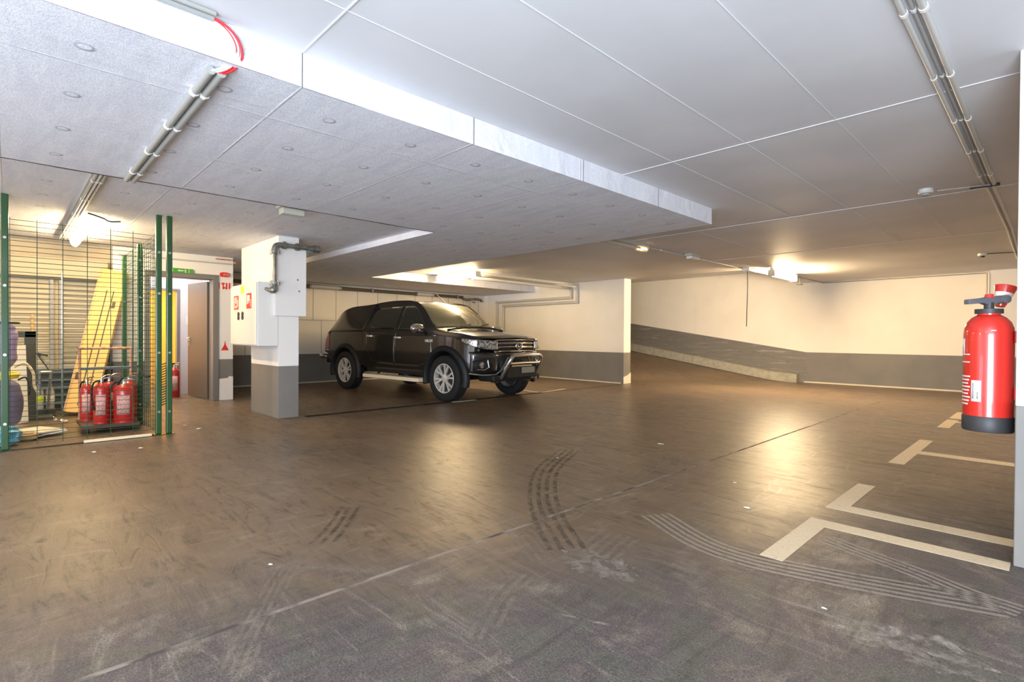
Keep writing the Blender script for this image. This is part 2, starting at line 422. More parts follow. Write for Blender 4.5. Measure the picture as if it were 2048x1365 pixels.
c = MB()
c.box(SX, 9, -9, 16, CEIL, CEIL+.2)
c.box(-4.4, SX, SY, 16, CEIL, CEIL+.2)
c.box(BX, -4.4, SY, 10.86, CEIL, CEIL+.2)
c.box(-14.2, -4.4, 10.86, 16, 2.86, 3.06); c.box(-4.42, -4.4, 10.86, 16, CEIL, 2.9); c.box(-14.2, -4.4, 10.84, 10.86, CEIL, 2.9)
struct(c, 'ceiling', 'ceiling')
c = MB()                                  # dropped painted concrete slab with its recess and the wing over the parking bay
c.box(SEAM, SX, -9, SY, SLAB, CEIL); c.box(-14.2, SEAM, RY, SY, SLAB, CEIL); c.box(-14.2, BX, SY, 10.45, SLAB, CEIL)
c.box(-14.2, SEAM, -9, RY, REC, CEIL)
struct(c, 'ceiling_slab', 'slab')
# joints of the ceiling boards
c = MB()
for X in (-.99, -1.56, -2.13): c.box(X-.0022, X+.0022, -3, 6.5, CEIL-.003, CEIL+.01)
for Y in (1.05, 3.81): c.box(-2.6, 8, Y-.003, Y+.003, CEIL-.004, CEIL+.01)
c.box(-4.4, 8, 6.50, 6.512, CEIL-.004, CEIL+.01); c.box(-4.4, 8, 9.2, 9.21, CEIL-.003, CEIL+.01)
for X in (-.99, -1.56, -3.3): c.box(X-.004, X+.004, 6.5, 9.2, CEIL-.003, CEIL+.01)
struct(c, 'trim_1', 'ridge')
# vertical joints in the slab's edge and the dark open joint along the recess
c = MB()
for Y in (1.05, 2.15, 3.27, 4.39): c.box(SX-.001, SX+.003, Y-.002, Y+.002, SLAB, CEIL)
struct(c, 'trim_2', 'crack'); c = MB()
for i in range(40):
    y0 = -1.2+i*.121; w = .006+.004*math.sin(i*1.7)+.003*math.sin(i*.6)
    c.box(SEAM-.006-w, SEAM+.003, y0, y0+.121, SLAB-.003, SLAB+.02)
struct(c, 'trim_12', 'signink')

def wall_x(name, X, y0, y1, z1, t, zb=.70, mats=('band', 'wall'), side=-1):
    w = MB(); a, b = sorted((X, X+side*t))
    w.m(0).box(a, b, y0, y1, 0, zb); w.m(1).box(a, b, y0, y1, zb, z1); return struct(w, name, list(mats))
def wall_y(name, Y, x0, x1, z1, t, zb=.73, mats=('band', 'wall'), side=1):
    w = MB(); a, b = sorted((Y, Y+side*t))
    w.m(0).box(x0, x1, a, b, 0, zb); w.m(1).box(x0, x1, a, b, zb, z1); return struct(w, name, list(mats))

wall_x('wall_left', -12.05, 2.75, 10.55, 2.5, .2, .67)
wall_y('wall_back', 10.55, -12.05, -7.13, 2.5, .28, .74)
# bare patch at the foot of the wall's end
w = MB(); w.prism([(10.545, 0), (10.84, 0), (10.84, .26), (10.72, .2), (10.6, .17), (10.545, .16)], -7.131, -7.12, 'x')
struct(w, 'trim_3', 'board')
# block joints of the bay wall
w = MB()
for i, z in enumerate((1.07, 1.46, 1.85)):
    w.box(-12.051, -12.046, 2.8, 10.5, z-.004, z+.004) if i == 1 else None
for k in range(14):
    y = 2.9+k*.56; w.box(-12.051, -12.046, y-.004, y+.004, 1.46, 2.3)
for k in range(13):
    y = 3.1+k*.56; w.box(-12.051, -12.046, y-.004, y+.004, .67, 1.46)
struct(w, 'trim_4', 'band')
# far wall: dado line that climbs with the ramp
def far_band(x): return .76 if x > -4.35 else .76+(-4.35-x)*.154
w = MB(); xs = [-1.0, -4.35, -14.2]
for i, (a, b) in enumerate(((-14.2, -4.35), (-4.35, -.95))):
    for (mi, lo, hi) in ((0, lambda x: 0, far_band), (1, far_band, lambda x: 3.1)):
        w.m(mi if not (mi == 0 and i == 0) else 2).add([(a, FW, lo(a)), (b, FW, lo(b)), (b, FW, hi(b)), (a, FW, hi(a)), (a, FW+.2, lo(a)), (b, FW+.2, lo(b)), (b, FW+.2, hi(b)), (a, FW+.2, hi(a))],
              [(0,1,2,3),(5,4,7,6),(0,3,7,4),(1,5,6,2),(3,2,6,7),(0,4,5,1)])
struct(w, 'wall_far', ['band', 'wall', 'scuff'])
w = MB(); w.m(0).box(-.95, 9, FW-.22, FW+.2, 0, .76); w.m(1).box(-.95, 9, FW-.22, FW+.2, .76, 2.5)
struct(w, 'wall_far_right', ['band', 'wallw'])
w = MB(); w.box(-14.4, -14.2, -9, 16, 0, 3.1); struct(w, 'wall_rear_left', 'wall')
w = MB(); w.box(8.9, 9.1, -9, 16, 0, 2.6); struct(w, 'wall_right', 'wallw')
w = MB()
for (x_, z_, a_, b_) in ((-4.79, .50, .06, .045), (-5.35, .66, .22, .03), (-5.05, .60, .13, .02), (-5.75, .66, .2, .035), (-6.2, .80, .25, .03), (-5.6, .74, .12, .02)):
    n = 18; w.add([(x_, FW-.0015, z_)]+[(x_+a_*math.cos(2*PI*i/n)*(1+.3*math.sin(i*2.3)), FW-.0015, z_-.15*a_*math.cos(2*PI*i/n)+b_*math.sin(2*PI*i/n)*(1+.3*math.cos(i*1.9))) for i in range(n)], [(0, i+1, (i+1) % n+1) for i in range(n)])
struct(w, 'trim_13', 'patch')
w = MB(); w.box(-7.33, -7.325, FW-.003, FW, 1.24, 2.4); w.box(-7.29, -7.286, FW-.003, FW, 1.24, 2.4); struct(w, 'trim_14', 'board')
# kerb along the ramp
w = MB(); n = 14
for i in range(n):
    xa, xb = -4.5-i*.65, -4.5-(i+1)*.65
    za, zb = ramp_z(xa, FW), ramp_z(xb, FW)
    w.add([(xa, FW-.24, za-.02), (xb, FW-.24, zb-.02), (xb, FW-.24, zb+.2), (xa, FW-.24, za+.2), (xa, FW-.001, za-.02), (xb, FW-.001, zb-.02), (xb, FW-.001, zb+.2), (xa, FW-.001, za+.2)],
          [(0,1,2,3),(4,7,6,5),(3,2,6,7)]+([(0,3,7,4)] if i == 0 else []))
struct(w, 'trim_5', 'kerb')
# floor joint, bay threshold, cage threshold
w = MB(); w.box(-2.15, -2.13, -2, 11.2, 0, .0015)
struct(w, 'trim_6', 'floorjoint')
w = MB(); w.box(-7.09, -6.97, 2.9, 7.6, 0, .003); w.box(-7.03, -7.0, 7.6, 10.2, 0, .002)
struct(w, 'trim_7', 'drain')
w = MB(); w.box(-6.83, -6.76, -1.5, 1.2, 0, .004)
struct(w, 'trim_8', 'drain')

w = MB(); w.box(-7.02, -6.93, 5.35, 5.85, .003, .006); one(w, 'threshold_strip', 'board', 'short pale strip lying on the bay threshold by the near front wheel', 'strip')
# right-hand pillar at the parking bays
w = MB(); w.m(0).box(-.13, .45, 3.53, 3.84, 0, .78); w.m(1).box(-.13, .45, 3.53, 3.84, .78, 2.5)
struct(w, 'pillar', ['band', 'wallw'], bevel=.004)
w = MB(); w.m(0).box(-.135, -.09, 3.522, 3.56, 0, .78); w.m(1).box(-.135, -.09, 3.522, 3.56, .78, 2.5)
struct(w, 'trim_9', ['band', 'wallw'], bevel=.004)

# left pillar of the bay with its upper casing
w = MB(); w.m(0).box(-8.15, -7.09, 2.56, 2.83, 0, .69); w.m(1).box(-8.15, -7.09, 2.56, 2.83, .69, 1.75)
w.m(1).box(-8.6, -7.09, 2.56, 2.83, 1.75, REC)
struct(w, 'pillar.001', ['band', 'wallw'], bevel=.004)

# door wall
DX = -9.75
w = MB()
w.m(0).box(DX-.2, DX, 2.54, 2.77, 0, .69); w.m(1).box(DX-.2, DX, 2.54, 2.77, .69, REC)
w.m(1).box(DX-.2, DX, 1.53, 2.54, 2.08, REC); w.m(0).box(DX-.2, DX, 1.13, 1.53, 0, .69); w.m(1).box(DX-.2, DX, 1.13, 1.53, .69, REC)
w.m(1).box(-12.05, DX-.2, 2.66, 2.76, 0, REC)
w.m(1).prism([(2.555, 0), (2.772, 0), (2.772, .39), (2.71, .40), (2.69, .37), (2.56, .36)], DX, DX+.003, 'x')
struct(w, 'wall_door', ['band', 'wallw'])
w = MB()   # door frame
w.box(DX-.22, DX+.02, 2.46, 2.55, 0, 2.10); w.box(DX-.22, DX+.02, 1.52, 1.59, 0, 2.10); w.box(DX-.22, DX+.02, 1.59, 2.46, 2.02, 2.10)
struct(w, 'trim_10', 'frame', bevel=.006)
# lobby and the yellow room beyond
w = MB()
w.m(0).box(-11.3, -11.2, 2.27, 2.66, 0, REC); w.m(0).box(-11.3, -11.2, 1.1, 2.27, 1.93, REC)
w.m(0).box(-12.4, -10.11, 1.0, 1.1, 0, REC); w.m(0).box(-10.11, DX-.201, 1.13, 1.2, 0, REC)
w.m(1).box(-13.4, -13.3, .6, 2.9, 0, REC); w.m(1).box(-13.3, -11.3, 2.66, 2.76, 0, REC)
w.m(1).box(-13.3, -12.4, .6, .7, 0, REC)
struct(w, 'wall_lobby', ['lilac', 'yellow'])
w = MB()
w.box(-11.31, -11.18, 2.235, 2.275, 0, 1.94); w.box(-11.31, -11.18, 1.5, 2.235, 1.90, 1.94)
struct(w, 'trim_11', 'frame', bevel=.004)
# white skirting on the far wall's foot and the dusty edge along walls
w = MB(); w.box(-4.4, -.95, FW-.02, FW-.001, 0, .03); w.box(-12.04, -7.2, 10.53, 10.549, 0, .02); w.box(-12.049, -12.03, 2.8, 10.5, 0, .02)
struct(w, 'baseboard_far', 'board')

# storage wall behind the cage
w = MB()
w.m(0).box(-10.1, -9.95, -3, 1.12, 0, 2.41)
struct(w, 'wall_storage', ['beigew'])

# ------------------------------------------------------------------ road markings
def mk(name, label, boxes, grp=None):
    w = MB()
    for b in boxes: w.box(*b, .0005, .002)
    return one(w, name, 'mark', label, 'floor marking', grp)
mk('parking_line', 'cream corner marking nearest the camera, its long arm ending at the right pillar', [(-1.035, -.925, 2.75, 3.43), (-1.035, -.145, 3.43, 3.56)])
mk('parking_line', 'cream L-shaped marking second from the camera, just behind the nearest corner marking', [(-1.035, -.925, 3.98, 4.66), (-1.035, 3.5, 3.845, 3.98)])
mk('parking_line', 'cream T-shaped floor marking in the middle of the row, below left of the wall extinguisher', [(-1.03, -.915, 5.66, 7.21), (-.915, 3.5, 6.29, 6.46)])
mk('parking_line', 'short cream floor marking immediately left of the wall extinguisher base', [(-1.03, -.91, 8.40, 9.30), (-.91, 3.5, 9.02, 9.15)])
mk('parking_line', 'farthest cream floor marking of the right-hand row, half behind the wall extinguisher', [(-1.03, -.91, 9.46, 10.37), (-.91, 3.5, 9.46, 9.6)])
P0, P1, P2 = at(1040, 780), at(1083, 786), at(1130, 778)
w = MB()
for a, b in ((P0, P1), (P1, P2)):
    d = (b-a).normalized(); n_ = Vector((-d.y, d.x, 0))*.04
    w.add([a-n_+Vector((0,0,.001)), b-n_+Vector((0,0,.001)), b+n_+Vector((0,0,.001)), a+n_+Vector((0,0,.001))], [(0, 1, 2, 3)])
one(w, 'parking_line', 'mark', 'thin worn corner marking on the floor in front of the pickup truck', 'floor marking')

# tyre prints: parallel stripes following the path a tyre took
def tyre_print(px, width, stripes, label, mtl='tyrelight', grp=None, duty=.5):
    C_ = smooth_path([at(*p) for p in px], 7); w = MB()
    for k in range(stripes):
        off = (k-(stripes-1)/2)*width/stripes; hw = width/stripes*duty/2
        L = []; R = []
        for i, p in enumerate(C_):
            t = (C_[min(i+1, len(C_)-1)]-C_[max(i-1, 0)]).normalized(); nn = Vector((-t.y, t.x, 0))
            L.append(p+nn*(off-hw)+Vector((0, 0, .0012))); R.append(p+nn*(off+hw)+Vector((0, 0, .0012)))
        n = len(C_); w.add(L+R, [(i, i+1, n+i+1, n+i) for i in range(n-1)])
    return one(w, 'tyre_mark', mtl, label, 'tyre mark', grp)
tyre_print([(1310, 1030), (1400, 1085), (1500, 1120), (1640, 1150), (1800, 1180), (2000, 1215)], .22, 5, 'long dusty tyre print sweeping below the nearest corner marking', 'tyrelight2')
tyre_print([(1650, 1078), (1720, 1105), (1830, 1145), (1940, 1190), (2044, 1225)], .16, 4, 'dusty tyre print crossing inside the nearest corner marking toward the right pillar', 'tyrelight2')
tyre_print([(1140, 900), (1095, 940), (1085, 990), (1100, 1040), (1135, 1100)], .24, 4, 'dark curved skid print in the middle of the floor, crossing the floor joint', 'tyredark')
tyre_print([(1335, 915), (1325, 935), (1310, 950), (1290, 962)], .26, 4, 'short dusty print right where the floor joint passes between the two light reflections')
tyre_print([(1350, 915), (1385, 940), (1420, 962)], .2, 4, 'short print forking right, just past the white scrap in the floor centre')
tyre_print([(585, 1125), (560, 1160), (530, 1220), (495, 1290), (470, 1350)], .12, 4, 'light tyre print crossing the floor joint in the lower left of the floor')
tyre_print([(1050, 1150), (1010, 1190), (980, 1240), (960, 1280)], .13, 3, 'pale stubby tyre print in the near floor centre, below the joint')
tyre_print([(1240, 1070), (1190, 1110), (1140, 1140)], .26, 5, 'gritty print just below the dark curved skid')
tyre_print([(1005, 1030), (1050, 1075), (1090, 1120)], .18, 4, 'faint print just left of the dark curved skid, below the brightest reflection')
tyre_print([(700, 1015), (670, 1060), (640, 1090)], .16, 3, 'dim rubber print left of the brightest reflection', 'tyredark')
tyre_print([(1115, 1228), (1180, 1243), (1275, 1262)], .014, 1, 'thin straight pale scratch in the foreground floor centre', 'patch', duty=1.)
def blob(pxc, rx, ry, label, seed):
    rnd = random.Random(seed); c0 = at(*pxc); w = MB(); n = 40
    ring = [c0+Vector(((rx*math.cos(2*PI*i/n))*(1+.3*rnd.uniform(-1, 1)), ry*math.sin(2*PI*i/n)*(1+.3*rnd.uniform(-1, 1)), .001)) for i in range(n)]
    w.add([c0+Vector((0, 0, .001))]+ring, [(0, i+1, (i+1) % n+1) for i in range(n)])
    return one(w, 'floor_stain', 'patch', label, 'stain')
blob((1820, 1290), .22, .13, 'large pale worn patch in the lower right corner of the floor', 1)
blob((1675, 1222), .05, .03, 'small pale worn patch left of the large one in the lower right floor', 2)
blob((1200, 1130), .2, .12, 'gritty grey worn patch under the curved skid print', 3)

# ------------------------------------------------------------------ litter
def scrap(px, s, label, mtl='paper', seed=0, h=.008):
    rnd = random.Random(seed); c0 = at(*px); w = MB(); n = 9
    ring = [c0+Vector((s*math.cos(2*PI*i/n)*(1+.35*rnd.uniform(-1, 1)), s*.7*math.sin(2*PI*i/n)*(1+.35*rnd.uniform(-1, 1)), h*rnd.uniform(0, .7)+.001)) for i in range(n)]
    top = c0+Vector((0, 0, h)); w.add([top]+ring+[c0+Vector((0, 0, .001))], [(0, i+1, (i+1) % n+1) for i in range(n)]+[(n+1, (i+1) % n+1, i+1) for i in range(n)])
    return one(w, 'paper_scrap', mtl, label, 'scrap')
scrap((1495, 1017), .024, 'white scrap of paper lying left of the two nearest corner markings', seed=1)
scrap((1322, 889), .03, 'white scrap lying on the floor centre left of the far light reflection', seed=2)
scrap((541, 1131), .012, 'tiny white scrap alone in the lower left floor', seed=3)
scrap((1115, 917), .012, 'tiny white crumb beside the top of the dark curved skid', seed=4)
scrap((398, 858), .035, 'white scrap on the floor between the green posts and the left pillar, nearer the pillar', seed=5)
scrap((370, 852), .03, 'white scrap on the floor right beside the green gate posts', seed=6)
scrap((283, 897), .03, 'white scrap on the driving lane in front of the red extinguishers', seed=7)
scrap((188, 905), .03, 'white flake on the driving lane under the cage fence', seed=8)
scrap((1648, 1219), .01, 'tiny white flake near the pale patches, lower right', seed=9)
scrap((1470, 967), .012, 'tiny flake above the joint between the markings and the skid', seed=10)

# ------------------------------------------------------------------ lamps
def lamp(name, x0, x1, y0, y1, z0, z1, axis, em, label, body='lampbody', grp=None, rr=.045, caps=True):
    cx, cy = (x0+x1)/2, (y0+y1)/2
    t = thing(name, (cx, cy, z0), label, 'light', grp)
    zc = z1-.3*(z1-z0)
    b = MB(); b.box(x0+.03, x1-.03, y0+.01, y1-.01, zc, z1); b.build('housing', body, t, bevel=.006)
    d = MB(); n = 12; prof = [( (.5-.5*math.cos(PI*i/n))*2-1, -math.sin(PI*i/n)) for i in range(n+1)]
    hh = zc-z0
    if axis == 'x': d.prism([(cy+p[0]*(y1-y0)*.46, zc+p[1]*hh) for p in prof], x0+.02, x1-.02, 'x')
    else: d.prism([(cx+p[0]*(x1-x0)*.46, zc+p[1]*hh) for p in prof], y0+.02, y1-.02, 'y')
    d.build('diffuser', em, t, smooth=True)
    if caps:
        e = MB()
        if axis == 'x': e.box(x0, x0+.02, y0, y1, z0-.004, zc+.01)
        else: e.box(x0, x1, y0, y0+.02, z0-.004, zc+.01)
        e.build('end_cap', body, t, bevel=.003)
        e = MB()
        if axis == 'x': e.box(x1-.02, x1, y0, y1, z0-.004, zc+.01)
        else: e.box(x0, x1, y1-.02, y1, z0-.004, zc+.01)
        e.build('end_cap', body, t, bevel=.003)
    return t
bl = lamp('ceiling_lamp', -9.7, -8.32, 6.96, 7.10, 2.34, 2.50, 'x', 'tube_bay', 'lit tubular ceiling lamp above the pickup truck')
lamp('ceiling_lamp', -3.98, -3.85, 10.85, 12.15, 2.33, 2.50, 'y', 'tube_far', 'lit tubular ceiling lamp at the far wall, top of the ramp')
cl = lamp('ceiling_lamp', -9.15, -7.45, .59, .71, 2.27, 2.41, 'x', 'tube_cage', 'lit tubular lamp inside the green mesh cage', caps=False)
# the failing lamp at the slab's edge: clear cover, glowing tube ends
t = thing('ceiling_lamp', (-4.32, 6.3, 2.38), 'mostly unlit strip lamp beside the dropped slab, only its ends glowing amber and yellow', 'light')
b = MB(); b.box(-4.385, -4.255, 5.68, 6.95, 2.455, 2.5); b.build('housing', 'lampbody', t, bevel=.005)
b = MB(); n = 12; b.prism([(-4.32-.062*math.cos(PI*i/n), 2.455-.065*math.sin(PI*i/n)) for i in range(n+1)], 5.69, 6.94, 'y'); b.build('cover', 'lampclear', t, smooth=True)
for sx_ in (-.03, .03):
    b = MB(); b.cyl((-4.32+sx_, 5.84, 2.43), (-4.32+sx_, 6.76, 2.43), .013); b.build('tube', 'white', t, smooth=True)
b = MB(); b.cyl((-4.35, 5.7, 2.43), (-4.35, 5.84, 2.43), .016); b.cyl((-4.29, 5.7, 2.43), (-4.29, 5.84, 2.43), .016); b.build('tube_end', 'ambglow', t)['label'] = 'amber glowing tube ends'
b = MB(); b.cyl((-4.35, 6.76, 2.43), (-4.35, 6.92, 2.43), .016); b.cyl((-4.29, 6.76, 2.43), (-4.29, 6.92, 2.43), .016); b.build('tube_end', 'yelglow', t)['label'] = 'yellow glowing tube ends'
# small emergency fittings
def small_fit(x, y, z1, lx, ly, lz, label):
    t = thing('emergency_light', (x, y, z1-lz), label, 'emergency light')
    b = MB(); b.box(x-lx/2, x+lx/2, y-ly/2, y+ly/2, z1-lz*.45, z1); b.build('base', 'dkplastic' if lz < .07 else 'lampbody', t, bevel=.005)
    b = MB(); b.box(x-lx*.42, x+lx*.42, y-ly*.42, y+ly*.42, z1-lz, z1-lz*.45); b.build('cover', 'lampbody' if lz > .1 else 'white', t, bevel=.008)
    return t
small_fit(-4.25, 8.3, 2.5, .12, .34, .08, 'small emergency light on the ceiling cable run behind the failing strip lamp')
small_fit(-5.32, 2.05, REC, .13, .26, .11, 'box-shaped emergency light at the slab joint above the left pillar')
small_fit(-8.9, 7.75, 2.5, .1, .22, .05, 'small flat detector on the ceiling beside the lamp over the truck')

# ------------------------------------------------------------------ conduits and cables
def pipe(name, pts, r, mtl, label, cat='conduit', grp=None, clips=None, n=10, cliplen=.012):
    if clips is None:
        w = MB(); w.tube(pts, r, n); return one(w, name, mtl, label, cat, grp, smooth=True)
    p0 = Vector(pts[0]); t = thing(name, p0, label, cat, grp)
    w = MB(); w.tube(pts, r, n); w.build('tube', mtl, t, smooth=True)
    a, b = Vector(pts[0]), Vector(pts[-1]); d = (b-a).normalized()
    for k in range(clips):
        p = a+(b-a)*((k+.5)/clips); w = MB(); w.tube([p-d*cliplen, p+d*cliplen], r*1.25, 8)
        w.box(p.x-r*.5, p.x+r*.5, p.y-r*.5, p.y+r*.5, p.z, p.z+r*1.4); w.build('clip', 'white', t)
    return t
# right-hand run along the ceiling
for k, (dx, r, m_) in enumerate(((-.045, .013, 'pvcl'), (-.012, .009, 'pvc'), (.022, .015, 'pvcl'))):
    pipe('conduit', [(-.42+dx, -.8, 2.4985-r), (-.42+dx, 6.3, 2.4985-r)], r, m_, ('left', 'thin middle', 'right')[k]+' one of the three parallel ceiling conduits near the right pillar', clips=9)
for k, dx in enumerate((-.03, .012)):
    pipe('conduit', [(-.42+dx, 6.3, 2.487), (-.41+dx, 9., 2.487), (-.44+dx, 11.6, 2.487), (-.44+dx, FW-.24, 2.487)], .012, 'pvcl', ('left', 'right')[k]+' one of the two ceiling conduits running on to the far wall, right side')
w = MB(); w.tube([(-.56, 6.28, 2.478), (-.36, 6.31, 2.478)], .014, 8); one(w, 'cable_sleeve', 'dkplastic', 'dark sleeve across the ceiling conduits near the right pillar', 'cable', smooth=True)
w = MB(); w.tube([(-.78, 6.2, 2.478), (-.42, 6.28, 2.478)], .006, 6); one(w, 'ceiling_cable', 'pvcl', 'thin cable from the ceiling detector to the right-hand conduits', 'cable', smooth=True)
t = thing('smoke_detector', (-.86, 6.17, 2.44), 'white ceiling detector left of the right-hand conduits', 'detector')
b = MB(); b.lathe([(.055, 2.5), (.06, 2.475), (.05, 2.462)], (-.86, 6.17, 0), n=20); b.build('body', 'white', t, smooth=True)
b = MB(); b.lathe([(.035, 2.464), (.03, 2.44)], (-.86, 6.17, 0), n=16); b.build('sensor', 'greylbl', t, smooth=True)
t = thing('smoke_detector', (-.85, 11.4, 2.44), 'far ceiling detector near the far wall, above the wall extinguisher', 'detector')
b = MB(); b.lathe([(.055, 2.5), (.06, 2.475), (.05, 2.462)], (-.85, 11.4, 0), n=20); b.build('body', 'white', t, smooth=True)
b = MB(); b.lathe([(.035, 2.464), (.03, 2.44)], (-.85, 11.4, 0), n=16); b.build('sensor', 'dkplastic', t, smooth=True)
w = MB(); w.tube([(-.8, 11.4, 2.49), (-.45, 11.5, 2.49)], .006, 6); one(w, 'ceiling_cable', 'dkplastic', 'dark thin cable between the far ceiling detector and the conduits', 'cable', smooth=True)

# run over the failing lamp towards the far wall
pipe('conduit', [(-4.36, 5.56, 2.485), (-4.36, 7.0, 2.485), (-4.34, 10.6, 2.485)], .011, 'pvcl', 'thin ceiling conduit running past the failing strip lamp to the ramp', clips=4)
w = MB(); w.box(-4.34, -4.2, 10.5, 10.62, 2.44, 2.5); one(w, 'junction_box', 'white', 'white junction box on the ceiling edge where the dangling cord starts', 'junction box', bevel=.006)
w = MB(); w.tube(smooth_path([(-4.262, 10.56, 2.44), (-4.255, 10.56, 2.1), (-4.262, 10.56, 1.7), (-4.268, 10.56, 1.33)]), .008, 8); one(w, 'hanging_cord', 'dkplastic', 'dark pull cord dangling from the junction box in front of the far wall', 'cord', smooth=True)
pipe('conduit', [(-4.2, 10.62, 2.478), (-4.05, 11.2, 2.48), (-4.04, 13.2, 2.48), (-4.0, FW-.03, 2.48)], .012, 'pvc', 'dark conduit beside the lit lamp at the far wall')
pipe('conduit', [(-4.0, FW-.03, 2.47), (-1.0, FW-.03, 2.47)], .012, 'pvc', 'dark conduit along the top of the far wall')
t = thing('wall_bracket', (-4.1, 13.1, 2.33), 'small bracket hanging from the conduit right of the far lit lamp', 'bracket')
w = MB(); w.box(-4.105, -4.085, 13.08, 13.12, 2.36, 2.48); w.build('stem', 'pvcl', t)
w = MB(); w.box(-4.16, -4.05, 13.06, 13.14, 2.33, 2.36); w.build('plate', 'pvc', t)
pipe('conduit', [(-.985, FW-.25, 2.44), (-.985, FW-.25, 1.9), (-.985, FW-.25, 1.0)], .014, 'pvcl', 'vertical conduit on the far wall corner behind the wall extinguisher')

# pair of trunking tubes under the slab, and the cables that bridge to the next run
for k, dy in enumerate((-.022, .022)):
    pipe('conduit', [(-2.68, .69+dy, 2.305), (-5.04, .69+dy, 2.305)], .019, 'pvc', ('farther', 'nearer')[0 if k else 1]+' one of the two thick grey tubes under the slab, below the red cables', clips=4)
for k, dy in enumerate((-.028, .0, .028)):
    pipe('conduit', [(-5.2, .545+dy, 2.386), (-7.5, .535+dy, 2.386), (-9.35, .525+dy, 2.386)], .013, ('pvc', 'pvcl', 'pvc')[k], ('left', 'middle', 'right')[k]+' tube of the run that leads over the cage to its lamp', clips=5)
w = MB(); w.box(-9.4, -5.15, .49, .585, REC-.010, REC-.001); one(w, 'mounting_rail', 'lampbody', 'flat rail behind the tubes that lead to the cage lamp', 'rail')
w = MB(); w.tube(smooth_path([(-7.2, .62, 2.395), (-7.25, .75, 2.37), (-7.35, .82, 2.36), (-7.45, .93, 2.39)]), .009, 8); one(w, 'hanging_cord', 'dkplastic', 'dark cable stub sagging from the ceiling beside the cage lamp', 'cord', smooth=True)
for k, (yy, r) in enumerate(((.02, .013), (.055, .010))):
    X = SX+.03+k*.035
    pipe('conduit', [(X, -1.2, 2.499-r), (X, .65, 2.499-r)], r, 'pvc', ('outer', 'inner')[k]+' white conduit along the top of the slab edge, upper left', clips=3)
for k, (m_, dx, bul) in enumerate((('white', .02, .0), ('white', .03, .012), ('redcab', .03, .008), ('redcab', .035, .024))):
    p = bez((SX+dx, .645, 2.487-k*.001), (SX+dx+bul*.3, .74+bul, 2.47), (SX+.02+bul*.5, .80+bul*1.2, 2.33), (-2.69, .665+.015*k, 2.305), 16)
    w = MB(); w.tube(p, .0058, 8)
    one(w, 'loose_cable', m_, ('inner white cable looping down round the slab edge', 'outer white cable looping down round the slab edge', 'inner red cable looping down round the slab edge', 'outer red cable looping down round the slab edge')[k], 'cable', smooth=True)
# thin conduits beyond the open joint
for k in range(2):
    pipe('conduit', [(-5.30-k*.07, -1.5, REC-.015), (-5.30-k*.04, 1.93, REC-.015)], .010, 'pvcl', ('nearer', 'farther')[k]+' thin conduit parallel to the open slab joint, ending at the box-shaped emergency light')

# two rectangular-bend pipes from the bay lamp down the back wall
def route(xr, zb, xl, label, zt):
    w = MB(); r = .036
    w.tube([(xr, 7.2, zt), (xr, 10.46, zt)], r, 12)
    w.tube([(xr, 10.5, zt+r), (xr, 10.5, zb-r)], r, 12)
    w.tube([(xr+r, 10.5, zb), (xl-r, 10.5, zb)], r, 12)
    w.tube([(xl, 10.5, zb+r), (xl, 10.5, .05)], r, 12)
    return one(w, 'water_pipe', 'pvcl', label, 'pipe', smooth=True)
route(-8.72, 2.12, -11.56, 'upper of the two cream pipes that bend along the wall behind the truck', 2.36)
route(-8.52, 2.00, -11.28, 'lower of the two cream pipes that bend along the wall behind the truck', 2.44)
# pipe run high on the bay wall
t = thing('ventilation_pipe', (-11.9, 2.9, 2.2), 'long brown pipe with pale sleeves high on the wall behind the truck', 'pipe')
w = MB(); w.tube([(-11.95, 2.9, 2.235), (-11.95, 9.5, 2.235)], .04, 12); w.build('pipe_run', mat('brown_pipe', (.10, .075, .05), .4), t, smooth=True)
for a, b in ((5.05, 5.75), (7.95, 8.45)):
    w = MB(); w.tube([(-11.95, a, 2.24), (-11.95, b, 2.24)], .048, 12); w.build('sleeve', 'pvcl', t, smooth=True)
for y in (5.02, 5.76, 6.6, 7.93, 8.46, 9.3):
    w = MB(); w.tube([(-11.95, y-.02, 2.235), (-11.95, y+.02, 2.235)], .056, 12); w.build('collar', 'pvc', t, smooth=True)
t = thing('water_pipe', (-11.9, 9.7, 1.0), 'vertical twin pipes with valves on the wall behind the truck, left of the corner', 'pipe')
for y in (9.62, 9.74):
    w = MB(); w.tube([(-11.93, y, .1), (-11.93, y, 2.25)], .022, 10); w.build('pipe_run', 'pvcl', t, smooth=True)
w = MB(); w.tube([(-11.9, 9.45, 2.2), (-11.9, 9.6, 2.16), (-11.85, 9.9, 2.2), (-11.8, 10.1, 2.17)], .035, 10); w.build('valve', 'galv', t, smooth=True)
w = MB(); w.lathe([(.0, 0), (.05, 0), (.05, .02), (0, .02)], (-11.86, 10.15, 2.13), n=14); w.lathe([(.0, 0), (.045, 0), (.045, .02), (0, .02)], (-11.86, 9.85, 2.09), n=14); w.build('handwheel', 'dkplastic', t, smooth=True)

